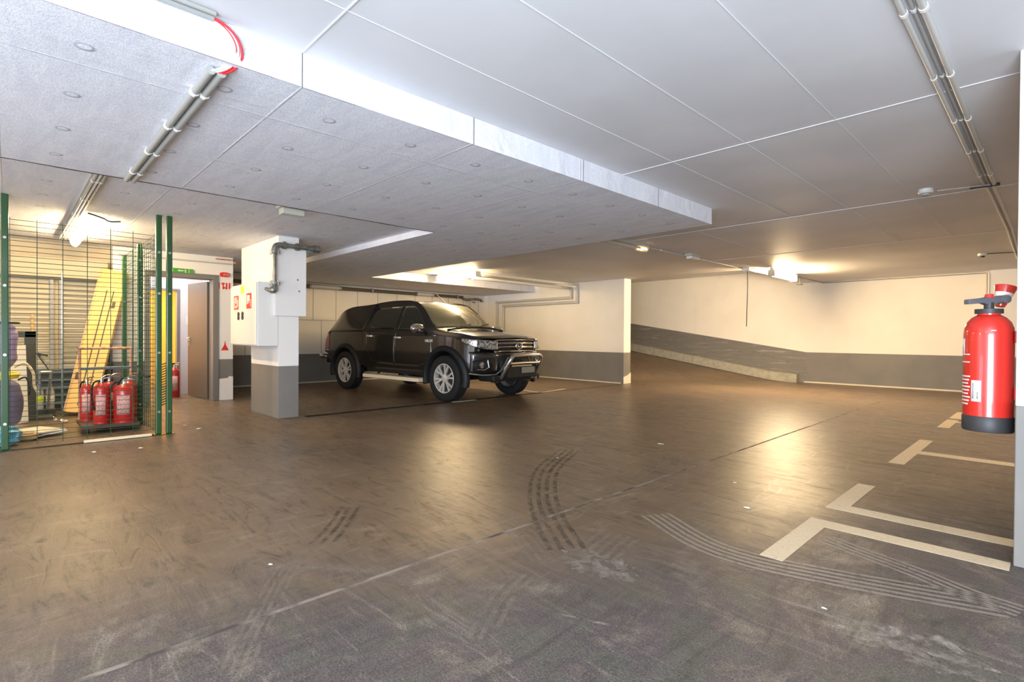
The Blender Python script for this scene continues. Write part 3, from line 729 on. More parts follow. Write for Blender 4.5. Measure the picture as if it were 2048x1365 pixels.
# ------------------------------------------------------------------ hose cabinet, panel and pipework on the left pillar
t = thing('hose_cabinet', (-7.6, 2.41, .96), 'large cream metal cabinet on the side of the left pillar, fire signs on its front', 'cabinet')
w = MB(); w.box(-8.16, -7.085, 2.30, 2.558, .96, 1.79); w.build('body', 'white', t, bevel=.006)
w = MB(); w.box(-8.15, -7.095, 2.285, 2.298, .975, 1.775); w.build('door', 'white', t, bevel=.004)
for x in (-7.78, -7.61):
    w = MB(); w.lathe([(0, 0), (.03, 0), (.03, .012), (0, .012)], (x, 2.272, 1.385), 'y', n=14); w.lathe([(0, 0), (.03, 0), (.03, .012), (0, .012)], (x, 2.272, 1.335), 'y', n=14); w.build('lock', 'signink', t)
def sign(name, parent, x0, x1, y, z0, z1, parts, base='signred', label=None):
    s = MB(); s.m(0).box(x0, x1, y-.003, y, z0, z1); s.m(1)
    W, Hh = x1-x0, z1-z0
    for (a, b, c_, d) in parts: s.box(x0+W*a, x0+W*b, y-.004, y-.003, z0+Hh*c_, z0+Hh*d)
    o = s.build(name, [base, 'label'], parent)
    if label: o['label'] = label
    return o
sign('fire_sign', t, -7.99, -7.79, 2.285, 1.45, 1.64, [(.12, .2, .1, .9), (.3, .5, .12, .3), (.3, .5, .45, .9), (.62, .7, .1, .9), (.78, .9, .2, .7)], label='red and white hose sign, left one')
sign('fire_sign', t, -7.46, -7.27, 2.285, 1.45, 1.65, [(.12, .3, .3, .9), (.3, .7, .5, .88), (.45, .6, .35, .5), (.8, .9, .1, .6)], label='red and white hose sign, right one')
w = MB(); w.box(-7.69, -7.56, 2.281, 2.285, 1.66, 1.76); w.build('sticker', 'lime', t)
# flat casing on the face of the pillar
t = thing('casing_panel', (-7.05, 2.7, 1.35), 'pale grey sheet metal casing on the upper front of the left pillar', 'panel')
w = MB(); w.box(-7.089, -7.03, 2.50, 2.905, 1.355, 2.30); w.build('cover', 'wallw', t, bevel=.004)
for y, z in ((2.79, 1.84), (2.81, 1.69)):
    w = MB(); w.lathe([(0, 0), (.012, 0), (.008, .008), (0, .008)], (-7.03, y, z), 'x', n=12); w.build('screw', 'galv', t)
# fire main with couplings
t = thing('fire_main', (-6.98, 2.45, 1.7), 'galvanised fire pipe with bolted couplings round the top of the left pillar', 'pipe')
px_, py_ = -6.98, 2.47
w = MB(); w.tube([(px_, py_, 1.76), (px_, py_, 2.18)], .026, 12); w.build('pipe_run', 'galv', t, smooth=True)
w = MB(); w.tube([(px_, py_+.1, 2.27), (px_, 2.98, 2.27)], .032, 12); w.build('pipe_run', 'galv', t, smooth=True)
w = MB(); w.tube(bez((px_, py_, 2.17), (px_, py_, 2.26), (px_, py_+.02, 2.27), (px_, py_+.11, 2.27), 8), .036, 12); w.build('elbow', 'galv', t, smooth=True)
w = MB(); w.tube(bez((px_, py_, 1.77), (px_, py_, 1.66), (px_+.01, py_-.02, 1.66), (px_-.06, py_-.09, 1.70), 8), [.036, .038, .042, .046, .046, .04, .032, .024, .02], 12); w.build('elbow', 'galv', t, smooth=True)
for z in (1.77, 2.17):
    w = MB(); w.lathe([(0, -.018), (.058, -.018), (.058, .018), (0, .018)], (px_, py_, z), n=16)
    for a in range(4): w.lathe([(0, -.03), (.012, -.03), (.012, .03), (0, .03)], (px_+.055*math.cos(a*PI/2+.6), py_+.055*math.sin(a*PI/2+.6), z), n=8)
    w.build('coupling', 'galv', t)
for y in (py_+.12, 2.76, 2.98):
    w = MB(); w.lathe([(0, -.018), (.05, -.018), (.05, .018), (0, .018)], (px_, y, 2.27), 'y', n=16); w.build('coupling', 'galv', t)
w = MB(); w.lathe([(.036, 0), (.046, .03), (.05, .07), (.03, .1), (.0, .1)], (px_, 2.98, 2.27), 'y', n=16); w.build('end_cap', 'galv', t, smooth=True)
w = MB(); w.prism([(2.9, 2.24), (3.04, 2.24), (2.9, 2.17)], -7.0, -6.97, 'x'); w.build('bracket', 'galv', t)

# ------------------------------------------------------------------ door, signs and things at the door wall
# open door leaf hinged at the right jamb
t = thing('door_leaf', (-9.93, 2.45, 0), 'grey steel door standing open in the doorway beside the fire extinguisher', 'door')
hx, hy = -9.97, 2.45; ax = Vector((-1.0, .0, 0)); ang = math.radians(8)
dv = Vector((-math.cos(ang), -math.sin(ang), 0)); nv = Vector((-dv.y, dv.x, 0)); L = .80
w = MB(); w.obox(Vector((hx, hy, 1.01))+dv*L/2, dv*L/2, nv*.022, (0, 0, .99)); w.build('panel', 'door', t, bevel=.004)
for z in (.28, 1.72):
    w = MB(); w.obox(Vector((hx, hy, z))+dv*.03-nv*.03, dv*.022, nv*.014, (0, 0, .06)); w.build('hinge', 'steel', t, bevel=.003)
w = MB(); w.obox(Vector((hx, hy, 1.93))+dv*.2-nv*.04, dv*.12, nv*.02, (0, 0, .03)); w.build('closer', 'pvc', t, bevel=.003)
w = MB(); pz = Vector((hx, hy, 1.03))+dv*(L-.07)
for sgn in (-1, 1):
    w.tube([pz+nv*sgn*.02, pz+nv*sgn*.065, pz+nv*sgn*.065-dv*.1], .010, 8)
    w.lathe([(0, -.03), (.02, -.03), (.02, .03), (0, .03)], tuple(pz+nv*sgn*.024), n=10)
w.build('handle', 'steel', t, smooth=True)
w = MB(); w.obox(Vector((hx, hy, .93))+dv*(L-.07), dv*.014, nv*.03, (0, 0, .02)); w.build('lock', 'steel', t)
w = MB(); w.box(-11.198, -11.19, 2.385, 2.41, 1.28, 1.44); one(w, 'wall_switch', 'label', 'narrow white plate on the lilac lobby wall left of the open door', 'switch')

def extinguisher(loc, r, h, label, group=None, lab=True, yaw=0.):
    x, y, z = loc; t = thing('fire_extinguisher', loc, label, 'fire extinguisher', group)
    w = MB(); w.lathe([(0, z+.0), (r*.86, z+.0), (r, z+.02), (r, z+h*.82), (r*.93, z+h*.88), (r*.72, z+h*.94), (r*.35, z+h*.985), (r*.22, z+h)], (x, y, 0), n=28); w.build('cylinder', 'reddk', t, smooth=True)
    w = MB(); w.lathe([(r*.24, z+h-.01), (r*.24, z+h+.03), (r*.16, z+h+.05), (0, z+h+.05)], (x, y, 0), n=14); w.build('valve', 'steel', t, smooth=True)
    c_, s_ = math.cos(yaw), math.sin(yaw)
    w = MB(); w.tube([(x, y, z+h+.035), (x+.05*c_, y+.05*s_, z+h+.05), (x+.10*c_, y+.10*s_, z+h+.045)], .008, 8)
    w.tube([(x, y, z+h+.05), (x+.05*c_, y+.05*s_, z+h+.078), (x+.11*c_, y+.11*s_, z+h+.085)], .007, 8); w.build('handle', 'chrome', t, smooth=True)
    p = bez((x-.02*c_, y-.02*s_, z+h+.02), (x-.13*c_, y-.13*s_, z+h+.05), (x-(r+.06)*c_, y-(r+.06)*s_, z+h*.8), (x-(r+.012)*c_, y-(r+.012)*s_, z+h*.35), 10)
    w = MB(); w.tube(p, .009, 8); w.build('hose', 'blk', t, smooth=True)
    if lab:
        w = MB(); n = 10
        a0 = -.0; w.grid(lambda u, v: (x+(r+.0015)*math.cos(a0-.85+u*1.3), y+(r+.0015)*math.sin(a0-.85+u*1.3), z+h*(.22+.5*v)), n, 1); w.build('label', 'labelpink', t, smooth=True, solid=.0006)
    w = MB(); w.lathe([(0, z-.0), (r*1.02, z-.0), (r*1.02, z+.018), (0, z+.018)], (x, y, 0), n=24); w.build('foot_ring', 'reddk', t)
    return t
extinguisher((-10.75, 2.11, 0), .085, .52, 'red fire extinguisher standing in the doorway against the open door', yaw=.6)

q_ = at(349, 774); q_ = q_*1.0
t = thing('waste_sack', (q_.x, q_.y, 0), 'black sack standing in the yellow room beyond the doorway', 'sack')
w = MB(); w.lathe([(0, 0), (.12, 0), (.14, .1), (.13, .3), (.07, .42), (.03, .46), (0, .46)], (q_.x, q_.y, 0), n=18); w.build('body', 'blk', t, smooth=True)
w = MB(); w.lathe([(0, .45), (.05, .47), (.06, .50), (0, .49)], (q_.x, q_.y, 0), n=12); w.build('tied_neck', 'blk', t, smooth=True)
# exit sign, alarm, symbols
t = thing('exit_sign', (DX+.03, 1.98, 2.08), 'green running-man exit sign above the doorway', 'sign')
w = MB(); w.box(DX, DX+.035, 1.80, 2.17, 2.09, 2.16); w.build('panel', 'exitglow', t, bevel=.003)
w = MB(); f0 = DX+.0355
w.add([(f0, 1.97, 2.117), (f0, 2.03, 2.117), (f0, 2.03, 2.133), (f0, 1.97, 2.133)], [(0, 1, 2, 3)]); w.add([(f0, 1.95, 2.125), (f0, 1.975, 2.108), (f0, 1.975, 2.142)], [(0, 1, 2)])
w.box(f0, f0+.0015, 1.875, 1.885, 2.10, 2.15); w.box(f0, f0+.0015, 2.105, 2.112, 2.095, 2.155)
w.box(f0, f0+.0015, 2.05, 2.06, 2.10, 2.135); w.box(f0, f0+.0015, 2.035, 2.075, 2.128, 2.134); w.box(f0, f0+.0015, 2.06, 2.08, 2.102, 2.108); w.lathe([(0, 0), (.007, 0), (.007, .0015), (0, .0015)], (f0, 2.058, 2.146), 'x', n=10)
w.build('pictogram', 'label', t)
t = thing('fire_alarm', (DX, 2.60, 2.07), 'red oval alarm sounder high on the wall end right of the doorway', 'alarm')
w = MB(); n = 20; w.prism([(2.635+.075*math.copysign(abs(math.cos(2*PI*i/n))**.6, math.cos(2*PI*i/n)), 2.115+.038*math.copysign(abs(math.sin(2*PI*i/n))**.6, math.sin(2*PI*i/n))) for i in range(n)], DX, DX+.04, 'x'); w.build('body', 'signred', t, bevel=.006)
w = MB(); w.box(DX+.0395, DX+.042, 2.61, 2.63, 2.10, 2.13); w.box(DX+.0395, DX+.042, 2.64, 2.655, 2.10, 2.13); w.box(DX+.0395, DX+.042, 2.665, 2.695, 2.10, 2.13); w.build('print', 'labelpink', t)
t = thing('fire_sign', (DX, 2.59, 1.87), 'red and white equipment sign on the wall end below the alarm', 'sign')
w = MB(); w.box(DX, DX+.006, 2.53, 2.73, 1.86, 1.99); w.build('panel', 'label', t)
for (a, b, z0, z1) in ((2.505, 2.535, 1.87, 1.98), (2.56, 2.61, 1.95, 1.98), (2.575, 2.595, 1.87, 1.95), (2.625, 2.65, 1.87, 1.98), (2.67, 2.695, 1.88, 1.98), (2.595, 2.62, 1.88, 1.91)):
    w = MB(); w.box(DX+.006, DX+.0075, a+.03, b+.03, z0, z1); w.build('symbol', 'signred', t)
w = MB(); w.prism([(2.585, .84), (2.705, .84), (2.66, .93), (2.647, 1.01), (2.635, .93)], DX, DX+.004, 'x'); one(w, 'fire_sticker', 'signred', 'red flame-shaped sticker low on the wall end beside the doorway', 'sticker')
pipe('conduit', [(DX+.02, 1.2, 2.30), (DX+.02, 2.74, 2.30)], .012, 'pvcl', 'white conduit along the top of the door wall')
w = MB(); w.tube([(DX+.02, 2.50, 2.37), (DX+.02, 2.76, 2.37)], .012, 8); w.lathe([(0, 0), (.02, 0), (.02, .03), (0, .03)], (DX+.02, 2.77, 2.33), 'y', n=10); one(w, 'conduit', 'rust', 'short reddish conduit end above the alarm sounder', 'conduit', smooth=True)
t = thing('security_camera', (-11.9, 3.6, 1.9), 'small dark box between the door wall and the left pillar', 'camera')
w = MB(); w.box(-12.04, -11.9, 3.42, 3.80, 1.86, 2.14); w.build('body', 'lampbody', t, bevel=.01)
w = MB(); w.lathe([(0, 0), (.06, 0), (.05, .03), (0, .03)], (-11.9, 3.62, 2.02), 'x', n=14); w.build('lens', 'blk', t)

# ------------------------------------------------------------------ wire cage
def post(x, y, z1, label, s=.055, grp='green fence posts'):
    t = thing('fence_post', (x, y, 0), label, 'fence post')
    w = MB(); w.box(x-s/2, x+s/2, y-s/2, y+s/2, .006, z1); w.build('shaft', 'green', t, bevel=.008)
    w = MB(); w.box(x-.07, x+.07, y-.045, y+.045, 0, .006); w.build('base_plate', 'green', t)
    for z in (.25, .9, 1.55, 2.0):
        w = MB(); w.lathe([(0, 0), (.013, 0), (.013, .012), (0, .012)], (x+s/2, y-.0, z), 'x', n=8); w.build('clamp_bolt', 'steel', t)
    return t
FX = -6.85
post(FX, -.02, REC-.0, 'green post at the left edge of the photo')
post(FX, 1.195, REC-.0, 'left one of the twin green posts at the cage corner')
post(FX+.02, 1.29, REC-.0, 'right one of the twin green posts at the cage corner')
post(-7.75, 1.16, 2.2, 'brightly lit green post in the middle of the cage side')
post(-9.0, 1.17, 2.2, 'far green post at the back of the cage side')
def mesh_panel(p0, p1, z0, z1, label, n=43, step=.19):
    a, b = Vector(p0), Vector(p1); d = b-a; L = d.length; u = d/L; nn = Vector((-u.y, u.x, 0))
    t = thing('mesh_fence_panel', (*p0, 0) if len(p0) == 2 else p0, label, 'fence')
    w = MB(); k = int(L/step); off = (L-k*step)/2
    for i in range(k+1):
        p = a+u*(off+i*step); w.tube([p+Vector((0, 0, z0-.03)), p+Vector((0, 0, z1+.02))], .0032, 5)
    w.build('upright_wires', 'wire', t)
    w = MB()
    for j in range(n+1):
        z = z0+(z1-z0)*j/n
        for s in ((-1, 1) if j % 5 == 0 else (1,)):
            w.tube([a+nn*s*.0045+Vector((0, 0, z)), b+nn*s*.0045+Vector((0, 0, z))], .0026, 4)
    w.build('cross_wires', 'wire', t); return t
mesh_panel((FX, .0, 0), (FX, 1.17, 0), .06, 2.18, 'green wire mesh panel facing the driving lane')
mesh_panel((FX, -1.3, 0), (FX, -.05, 0), .06, 2.18, 'green wire mesh panel running out of the left edge of the photo')
mesh_panel((FX-.05, 1.16, 0), (-7.72, 1.16, 0), .06, 2.18, 'near wire mesh panel of the cage side, next to the twin posts', step=.12)
mesh_panel((-7.78, 1.16, 0), (-8.97, 1.17, 0), .06, 2.18, 'far wire mesh panel of the cage side, between the lit post and the far post', step=.12)
t = thing('gate_chain', (FX, 1.245, .6), 'green plastic mesh strip between the twin posts', 'chain')
w = MB()
for i in range(17):
    z = .32+i*.028; w.tube([(FX+.01, 1.225, z), (FX+.02, 1.262, z+.018)], .006, 5)
w.build('links', 'green', t)
w = MB(); w.box(FX+.06, FX+.10, .55, 1.12, .005, .03); one(w, 'timber_batten', 'woodpale', 'pale timber batten lying along the foot of the cage front', 'batten', bevel=.003)
w = MB(); w.tube(smooth_path([(-6.9, 1.12, .64), (-7.3, 1.14, .62), (-7.75, 1.14, .72)]), .012, 6); one(w, 'rubber_strap', 'blk', 'black strap sagging along the foot of the cage side', 'strap', smooth=True)

# shutters and clutter in the cage
def shutter(y0, y1, label, mt, box):
    t = thing('roller_shutter', (-9.93, (y0+y1)/2, .62), label, 'shutter')
    w = MB(); w.box(-9.945, -9.925, y0, y1, .64, 1.87); w.build('slats', mt, t)
    w = MB(); w.box(-9.94, -9.88, y0-.03, y0+.01, .6, 1.87); w.build('side_rail', box, t); w = MB(); w.box(-9.94, -9.88, y1-.01, y1+.03, .6, 1.87); w.build('side_rail', box, t)
    w = MB(); w.box(-9.945, -9.90, y0, y1, .60, .64); w.build('bottom_bar', 'pvc', t); return t
shutter(-1.2, .44, 'wide beige slatted shutter at the back of the cage, left one', 'slatb', 'pvc')
shutter(.56, 1.06, 'narrower silver slatted shutter behind the leaning yellow beam', 'slats', 'pvc')
w = MB(); w.box(-9.93, -9.80, -1.4, 1.08, 1.90, 2.18); one(w, 'shutter_box', 'beigew', 'long beige roller box above the two shutters in the cage', 'box', bevel=.01)
w = MB(); w.box(-9.93, -9.9, -1.3, 1.08, 0, .58); one(w, 'recess_shade_panel', 'blackfr', 'dark sheet in place of the shaded recess below the two shutters', 'panel')  # flat dark sheet stands in for the shade of the recess
w = MB(); w.tube([(-9.3, .53, 0), (-9.3, .53, 1.93)], .012, 8); one(w, 'metal_pole', 'steel', 'thin pale pole standing upright at the back of the cage', 'pole', smooth=True)
for i in range(5):
    z = .1+i*.11; w = MB(); w.box(-9.9, -9.86, -1.2, .98, z, z+.03); one(w, 'shelf_slat', 'bluesteel', ('lowest', 'second lowest', 'middle', 'second highest', 'highest')[i]+' horizontal slat in the dark space under the cage shutters', 'slat', 'slats under the shutters')
# leaning beam
t = thing('timber_beam', (-9.1, .68, 0), 'broad yellow timber beam leaning against the back of the cage', 'beam')
A = Vector((-9.12, .70, .0)); B = Vector((-9.72, 1.16, 2.0)); u = (B-A).normalized()
wd = Vector((.25, .97, 0)); wd = (wd-wd.dot(u)*u).normalized(); th = u.cross(wd)
if th.x < 0: th = -th
def board(o, hw, ht, name, mtl, z=0., bev=.004):
    w = MB(); w.obox((A+B)/2+o, u*(B-A).length/2, wd*hw, th*ht); return w.build(name, mtl, t, bevel=bev)
board(Vector((0, 0, .03)), .15, .05, 'face_board', 'wood')
for k in (-.035, .045):
    w = MB(); w.obox((A+B)/2+Vector((0, 0, .03))+th*.0505+wd*k-u*.12, u*(B-A).length*.40, wd*.007, th*.002); w.build('groove', 'darkwood', t)
w = MB(); w.obox((A+B)/2+Vector((0, 0, .03))-wd*.165-th*.03, u*(B-A).length/2*.99, wd*.012, th*.07); w.build('edge_board', 'woodside', t)
w = MB(); w.obox(B-u*.55+th*.052+wd*.08+Vector((0, 0, .03)), u*.05, wd*.02, th*.003); w.build('plate', 'darkwood', t)
w = MB(); w.obox(A+u*.5+th*.052-wd*.12+Vector((0, 0, .03)), u*.05, wd*.02, th*.003); w.build('plate', 'darkwood', t)
# platform trolley
t = thing('platform_trolley', (-7.7, .9, 0), 'flat trolley with a rusty handle frame under the red extinguishers', 'trolley')
w = MB(); w.box(-8.0, -7.32, .58, 1.10, .055, .09); w.build('deck', 'darkwood', t, bevel=.004)
for x in (-7.9, -7.42):
    for y in (.64, 1.04):
        w = MB(); w.lathe([(0, -.015), (.027, -.015), (.027, .015), (0, .015)], (x, y, .028), 'y', n=12); w.build('castor', 'blk', t, smooth=True)
w = MB(); w.tube([(-7.97, .61, .09), (-7.97, .61, .93)], .014, 8); w.tube([(-7.97, 1.10, .09), (-7.97, 1.10, .93)], .014, 8); w.build('upright', 'rust', t, smooth=True)
w = MB(); w.tube([(-7.97, .60, .93), (-7.97, 1.11, .93)], .016, 8); w.build('top_rail', 'rust', t, smooth=True)['label'] = 'rust-coloured top rail'
w = MB(); w.tube([(-7.97, .61, .69), (-7.97, 1.10, .69)], .018, 8); w.build('rail', 'bluesteel', t, smooth=True); w = MB(); w.tube([(-7.97, .61, .46), (-7.97, 1.10, .46)], .016, 8); w.build('rail', 'bluesteel', t, smooth=True)
G = 'red extinguishers on the trolley'
for (x, y, r, h, yw, lb) in ((-7.50, .765, .075, .46, 2.2, 'red extinguisher at the front left of the trolley'), (-7.44, .965, .10, .44, 1.2, 'widest red extinguisher at the front of the trolley, white printed label'),
                             (-7.85, .665, .065, .43, .5, 'small red extinguisher at the back left of the trolley'), (-7.72, .86, .075, .46, 1.8, 'red extinguisher in the middle of the trolley cluster'),
                             (-7.70, 1.045, .08, .46, .9, 'red extinguisher at the right end of the trolley, against the cage side')):
    extinguisher((x, y, .09), r, h, lb, G, yaw=yw)
# soft bags at the left edge
def bag(c0, rx, ry, rz, mtl, name, label, cat, fold=.04, seed=0, strap=None):
    rnd = random.Random(seed); ph = [rnd.uniform(0, 6) for _ in range(6)]; t = thing(name, (c0[0], c0[1], c0[2]-rz), label, cat)
    def fn(u, v):
        th_ = PI*u; ph_ = 2*PI*v; s_ = math.sin(th_)**.55 if 0 < u < 1 else 0
        k = 1+fold*math.sin(9*th_+ph[0]+1.3*math.sin(2*ph_+ph[1]))+fold*.5*math.sin(5*ph_+ph[2]+3*th_)
        return (c0[0]+rx*s_*math.cos(ph_)*k, c0[1]+ry*s_*math.sin(ph_)*k, c0[2]+rz*math.copysign(abs(math.cos(th_))**.7, math.cos(th_)))
    w = MB(); w.grid(fn, 36, 32); w.build('body', mtl, t, smooth=True)
    if strap:
        for z in strap:
            w = MB(); w.tube([(c0[0]+rx*1.02*math.cos(a), c0[1]+ry*1.02*math.sin(a), c0[2]+z) for a in [2*PI*i/24 for i in range(25)]], .012, 6); w.build('strap', 'blk', t, smooth=True)
    return t
bag((-7.55, -.12, .99), .16, .20, .27, 'lilacbag', 'stuffed_bag', 'plump lilac fabric bag high at the left edge of the cage', 'bag', .035, 1, (.22,))
bag((-7.75, -.10, .35), .17, .22, .27, 'navybag', 'stuffed_bag', 'dusky violet fabric bag below the lilac one at the left edge', 'bag', .02, 2)
bag((-7.5, -.08, .67), .13, .17, .048, 'yellowcloth', 'folded_cloth', 'bright yellow cloth squeezed between the two violet bags', 'cloth', .03, 3)
bag((-7.12, -.06, .10), .13, .15, .095, 'bluebag', 'plastic_bag', 'crumpled light blue plastic bag on the floor behind the left post', 'bag', .09, 4)
bag((-7.35, .14, .045), .10, .09, .04, 'tan', 'crumpled_paper', 'crumpled brown paper next to the blue plastic bag', 'paper', .12, 5)
w = MB(); w.box(-8.0, -7.8, -.45, .06, 0, .07); one(w, 'flat_case', 'blackfr', 'dark flat case on the floor under the violet bag', 'case', bevel=.01)
w = MB(); w.obox((-7.62, .20, .055), (.19, .10, .0), (-.10, .16, .0), (0, 0, .006)); one(w, 'loose_board', 'board', 'upper of the two cream boards lying on the cage floor', 'board')
w = MB(); w.obox((-7.60, .21, .03), (.18, .09, 0), (-.10, .17, .01), (0, 0, .006)); one(w, 'loose_board', 'paper', 'lower of the two cream boards lying on the cage floor', 'board')
for i, p in enumerate(((103, 838), (112, 843), (124, 844), (133, 846))):
    scrap(p, .035, ('first', 'second', 'third', 'last')[i]+' from the left of the paper scraps at the foot of the yellow beam', seed=20+i, h=.04)
scrap((66, 838), .03, 'yellow crumpled wad behind the cream boards in the cage', 'yellowcloth', 31, .05)
t = thing('black_frame', (-9.0, .13, 0), 'dark upright stand with a square opening, behind the violet bags', 'stand')
w = MB(); w.box(-9.04, -8.98, .15, .26, .0, 1.13); w.build('upright', 'blackfr', t, bevel=.006)
w = MB(); w.box(-9.04, -8.98, -.15, .26, 1.05, 1.13); w.build('top_bar', 'blackfr', t, bevel=.006)
w = MB(); w.box(-9.2, -8.9, -.2, .42, 0, .04); w.build('foot', 'blackfr', t, bevel=.006)
w = MB(); w.obox((-8.72, .10, .48), (.0, .07, .012), (0, -.012, .47), (.008, 0, 0)); one(w, 'leaning_board', 'board', 'cream board leaning upright against the dark stand', 'board')
w = MB(); w.tube([(-9.5, .235, .9), (-9.5, .235, 1.36)], .018, 8); w.tube([(-9.5, .235, 0), (-9.5, .235, .9)], .018, 8); one(w, 'broom_handle', 'woodside', 'brown stick standing behind the dark stand', 'stick', smooth=True)
t = thing('stool', (-9.2, .37, 0), 'light metal stool frame in front of the shutters', 'stool')
for pts in ([(-9.2, .30, .62), (-9.2, .30, .3)], [(-9.2, .41, .60), (-9.2, .38, .12)], [(-9.2, .295, .60), (-9.2, .415, .60)], [(-9.2, .27, .86), (-9.2, .41, .60)]):
    w = MB(); w.tube(pts, .016, 8); w.build('bar', 'steel', t, smooth=True)
w = MB(); w.obox((-9.22, .31, .83), (.05, 0, 0), (0, .07, -.02), (0, 0, .012)); w.build('seat', 'blackfr', t)
t0 = None
for i, (x, y) in enumerate(((-9.35, .30), (-9.35, .41), (-9.45, .08))):
    t = thing('water_bottle', (x, y, .0), ('left one of the two clear water bottles by the stool frame', 'right one of the two clear water bottles by the stool frame', 'clear water bottle half hidden behind the violet bag')[i], 'bottle', 'water bottles in the cage')
    w = MB(); w.lathe([(0, .1), (.045, .1), (.045, .32), (.035, .36), (.015, .39), (.015, .41), (0, .41)], (x, y, 0), n=16); w.build('body', 'bottle', t, smooth=True)
    w = MB(); w.lathe([(0, .405), (.017, .405), (.017, .43), (0, .43)], (x, y, 0), n=12); w.build('cap', 'white', t)
    w = MB(); w.lathe([(0, .20), (.0465, .20), (.0465, .27), (0, .27)], (x, y, 0), n=16); w.build('label', 'lime' if i == 0 else 'label', t)
w = MB(); w.box(-9.5, -9.25, -.0, .46, 0, .1); one(w, 'low_crate', 'blackfr', 'low dark crate the water bottles stand on', 'crate')
w = MB(); w.tube(smooth_path([(-8.2, .05, .72), (-8.2, .14, .76), (-8.2, .21, .65), (-8.2, .22, .5), (-8.2, .25, .42)]), .014, 8); one(w, 'loose_hose', 'woodpale', 'pale hose curling beside the violet bag', 'hose', smooth=True)
w = MB(); w.tube(smooth_path([(-8.1, .08, .58), (-8.1, .15, .60), (-8.1, .18, .48), (-8.1, .17, .4)]), .010, 8); one(w, 'loose_cable', 'dkplastic', 'dark cable curling beside the violet bag', 'cable', smooth=True)

# ------------------------------------------------------------------ large wall extinguisher on the right pillar
ex, ey = -.247, 3.70
t = thing('fire_extinguisher', (ex, ey, .62), 'large glossy red extinguisher with black base hung on the right pillar', 'fire extinguisher')
R_ = .101; z0 = .625
w = MB(); w.lathe([(0, z0+.05), (R_, z0+.05), (R_, z0+.50), (R_*.975, z0+.535), (R_*.88, z0+.565), (R_*.68, z0+.59), (R_*.46, z0+.605), (R_*.46, z0+.622), (0, z0+.622)], (ex, ey, 0), n=56); w.build('cylinder', 'red', t, smooth=True)
w = MB(); w.lathe([(0, z0), (R_*1.0, z0), (R_*1.03, z0+.008), (R_*1.03, z0+.075), (R_*1.0, z0+.08), (0, z0+.08)], (ex, ey, 0), n=56); w.build('base_cup', 'dkplastic', t, smooth=True)['label'] = 'black rubber base cup'
w = MB(); w.lathe([(0, z0+.612), (R_*.57, z0+.612), (R_*.57, z0+.636), (0, z0+.636)], (ex, ey, 0), n=30); w.build('collar', 'dkplastic', t, smooth=True)
w = MB(); w.lathe([(0, z0+.63), (.021, z0+.63), (.021, z0+.67), (0, z0+.67)], (ex, ey, 0), n=16); w.build('valve', 'dkplastic', t)
r0 = RT.copy(); r0.z = 0; r0.normalize()
ww = MB()
q = Vector((ex, ey, z0+.672)); side = Vector((-r0.y, r0.x, 0))
prof = [(-.118, -.012, -.001+.014), (-.04, -.006, .022), (0, -.02, .03), (.04, -.004, .026), (.075, .0, .03)]
vs = []
for (s_, lo, hi) in prof:
    for sd in (-.017, .017):
        vs += [q+r0*s_+side*sd+Vector((0, 0, lo)), q+r0*s_+side*sd+Vector((0, 0, hi))]
fs = []
for i in range(len(prof)-1):
    a = i*4; b = a+4
    fs += [(a, b, b+1, a+1), (a+2, a+3, b+3, b+2), (a+1, b+1, b+3, a+3), (a, a+2, b+2, b)]
fs += [(0, 1, 3, 2), (16, 18, 19, 17)]
ww.add(vs, fs); ww.build('lever', mat('grey_lever', (.11, .11, .13), .45), t, bevel=.003)
w = MB(); w.lathe([(0, z0+.695), (.022, z0+.695), (.018, z0+.714), (0, z0+.716)], (ex, ey, 0), n=16); w.build('knob', 'red', t, smooth=True)
w = MB(); hq = q+r0*.068; w.tube([hq-side*.03+Vector((0, 0, .015)), hq+side*.03+Vector((0, 0, .015))], .022, 14); w.build('nozzle_joint', mat('grey_joint', (.16, .16, .18), .4), t, smooth=True)
# red horn standing up behind the lever
h0 = q+r0*.085+Vector((0, 0, -.02))+side*.03; hd = (r0*.30+Vector((0, 0, 1))).normalized()
w = MB(); hn = 24; rings = []
hu = hd.cross(side).normalized(); hv = side
for (d_, rr) in ((0, .020), (.05, .033), (.105, .047), (.11, .047)):
    rings.append([h0+hd*d_+rr*(math.cos(2*PI*j/hn)*hu+math.sin(2*PI*j/hn)*hv) for j in range(hn)])
w.add([p for r in rings for p in r], [(i*hn+j, i*hn+(j+1) % hn, (i+1)*hn+(j+1) % hn, (i+1)*hn+j) for i in range(3) for j in range(hn)]+[tuple(range(hn)), tuple(3*hn+j for j in range(hn))])
w.build('discharge_horn', 'red', t, smooth=True)
w = MB(); rings = []
for (d_, rr) in ((.042, .0318), (.072, .0395)):
    rings.append([h0+hd*d_+rr*(math.cos(2*PI*j/hn)*hu+math.sin(2*PI*j/hn)*hv) for j in range(hn)])
w.add([p for r in rings for p in r], [(j, (j+1) % hn, hn+(j+1) % hn, hn+j) for j in range(hn)]); w.build('horn_band', 'label', t, smooth=True)['label'] = 'white printed band around the horn'
# labels on the cylinder, located by direction round the axis
cam_a = math.atan2(-ey, -ex)
def cyl_label(a0, a1, za, zb, mtl, name, lift=.0012, nn=10):
    w = MB(); w.grid(lambda u, v: (ex+(R_+lift)*math.cos(a0+(a1-a0)*u), ey+(R_+lift)*math.sin(a0+(a1-a0)*u), za+(zb-za)*v), nn, 1); return w.build(name, mtl, t, smooth=True, solid=.0004)
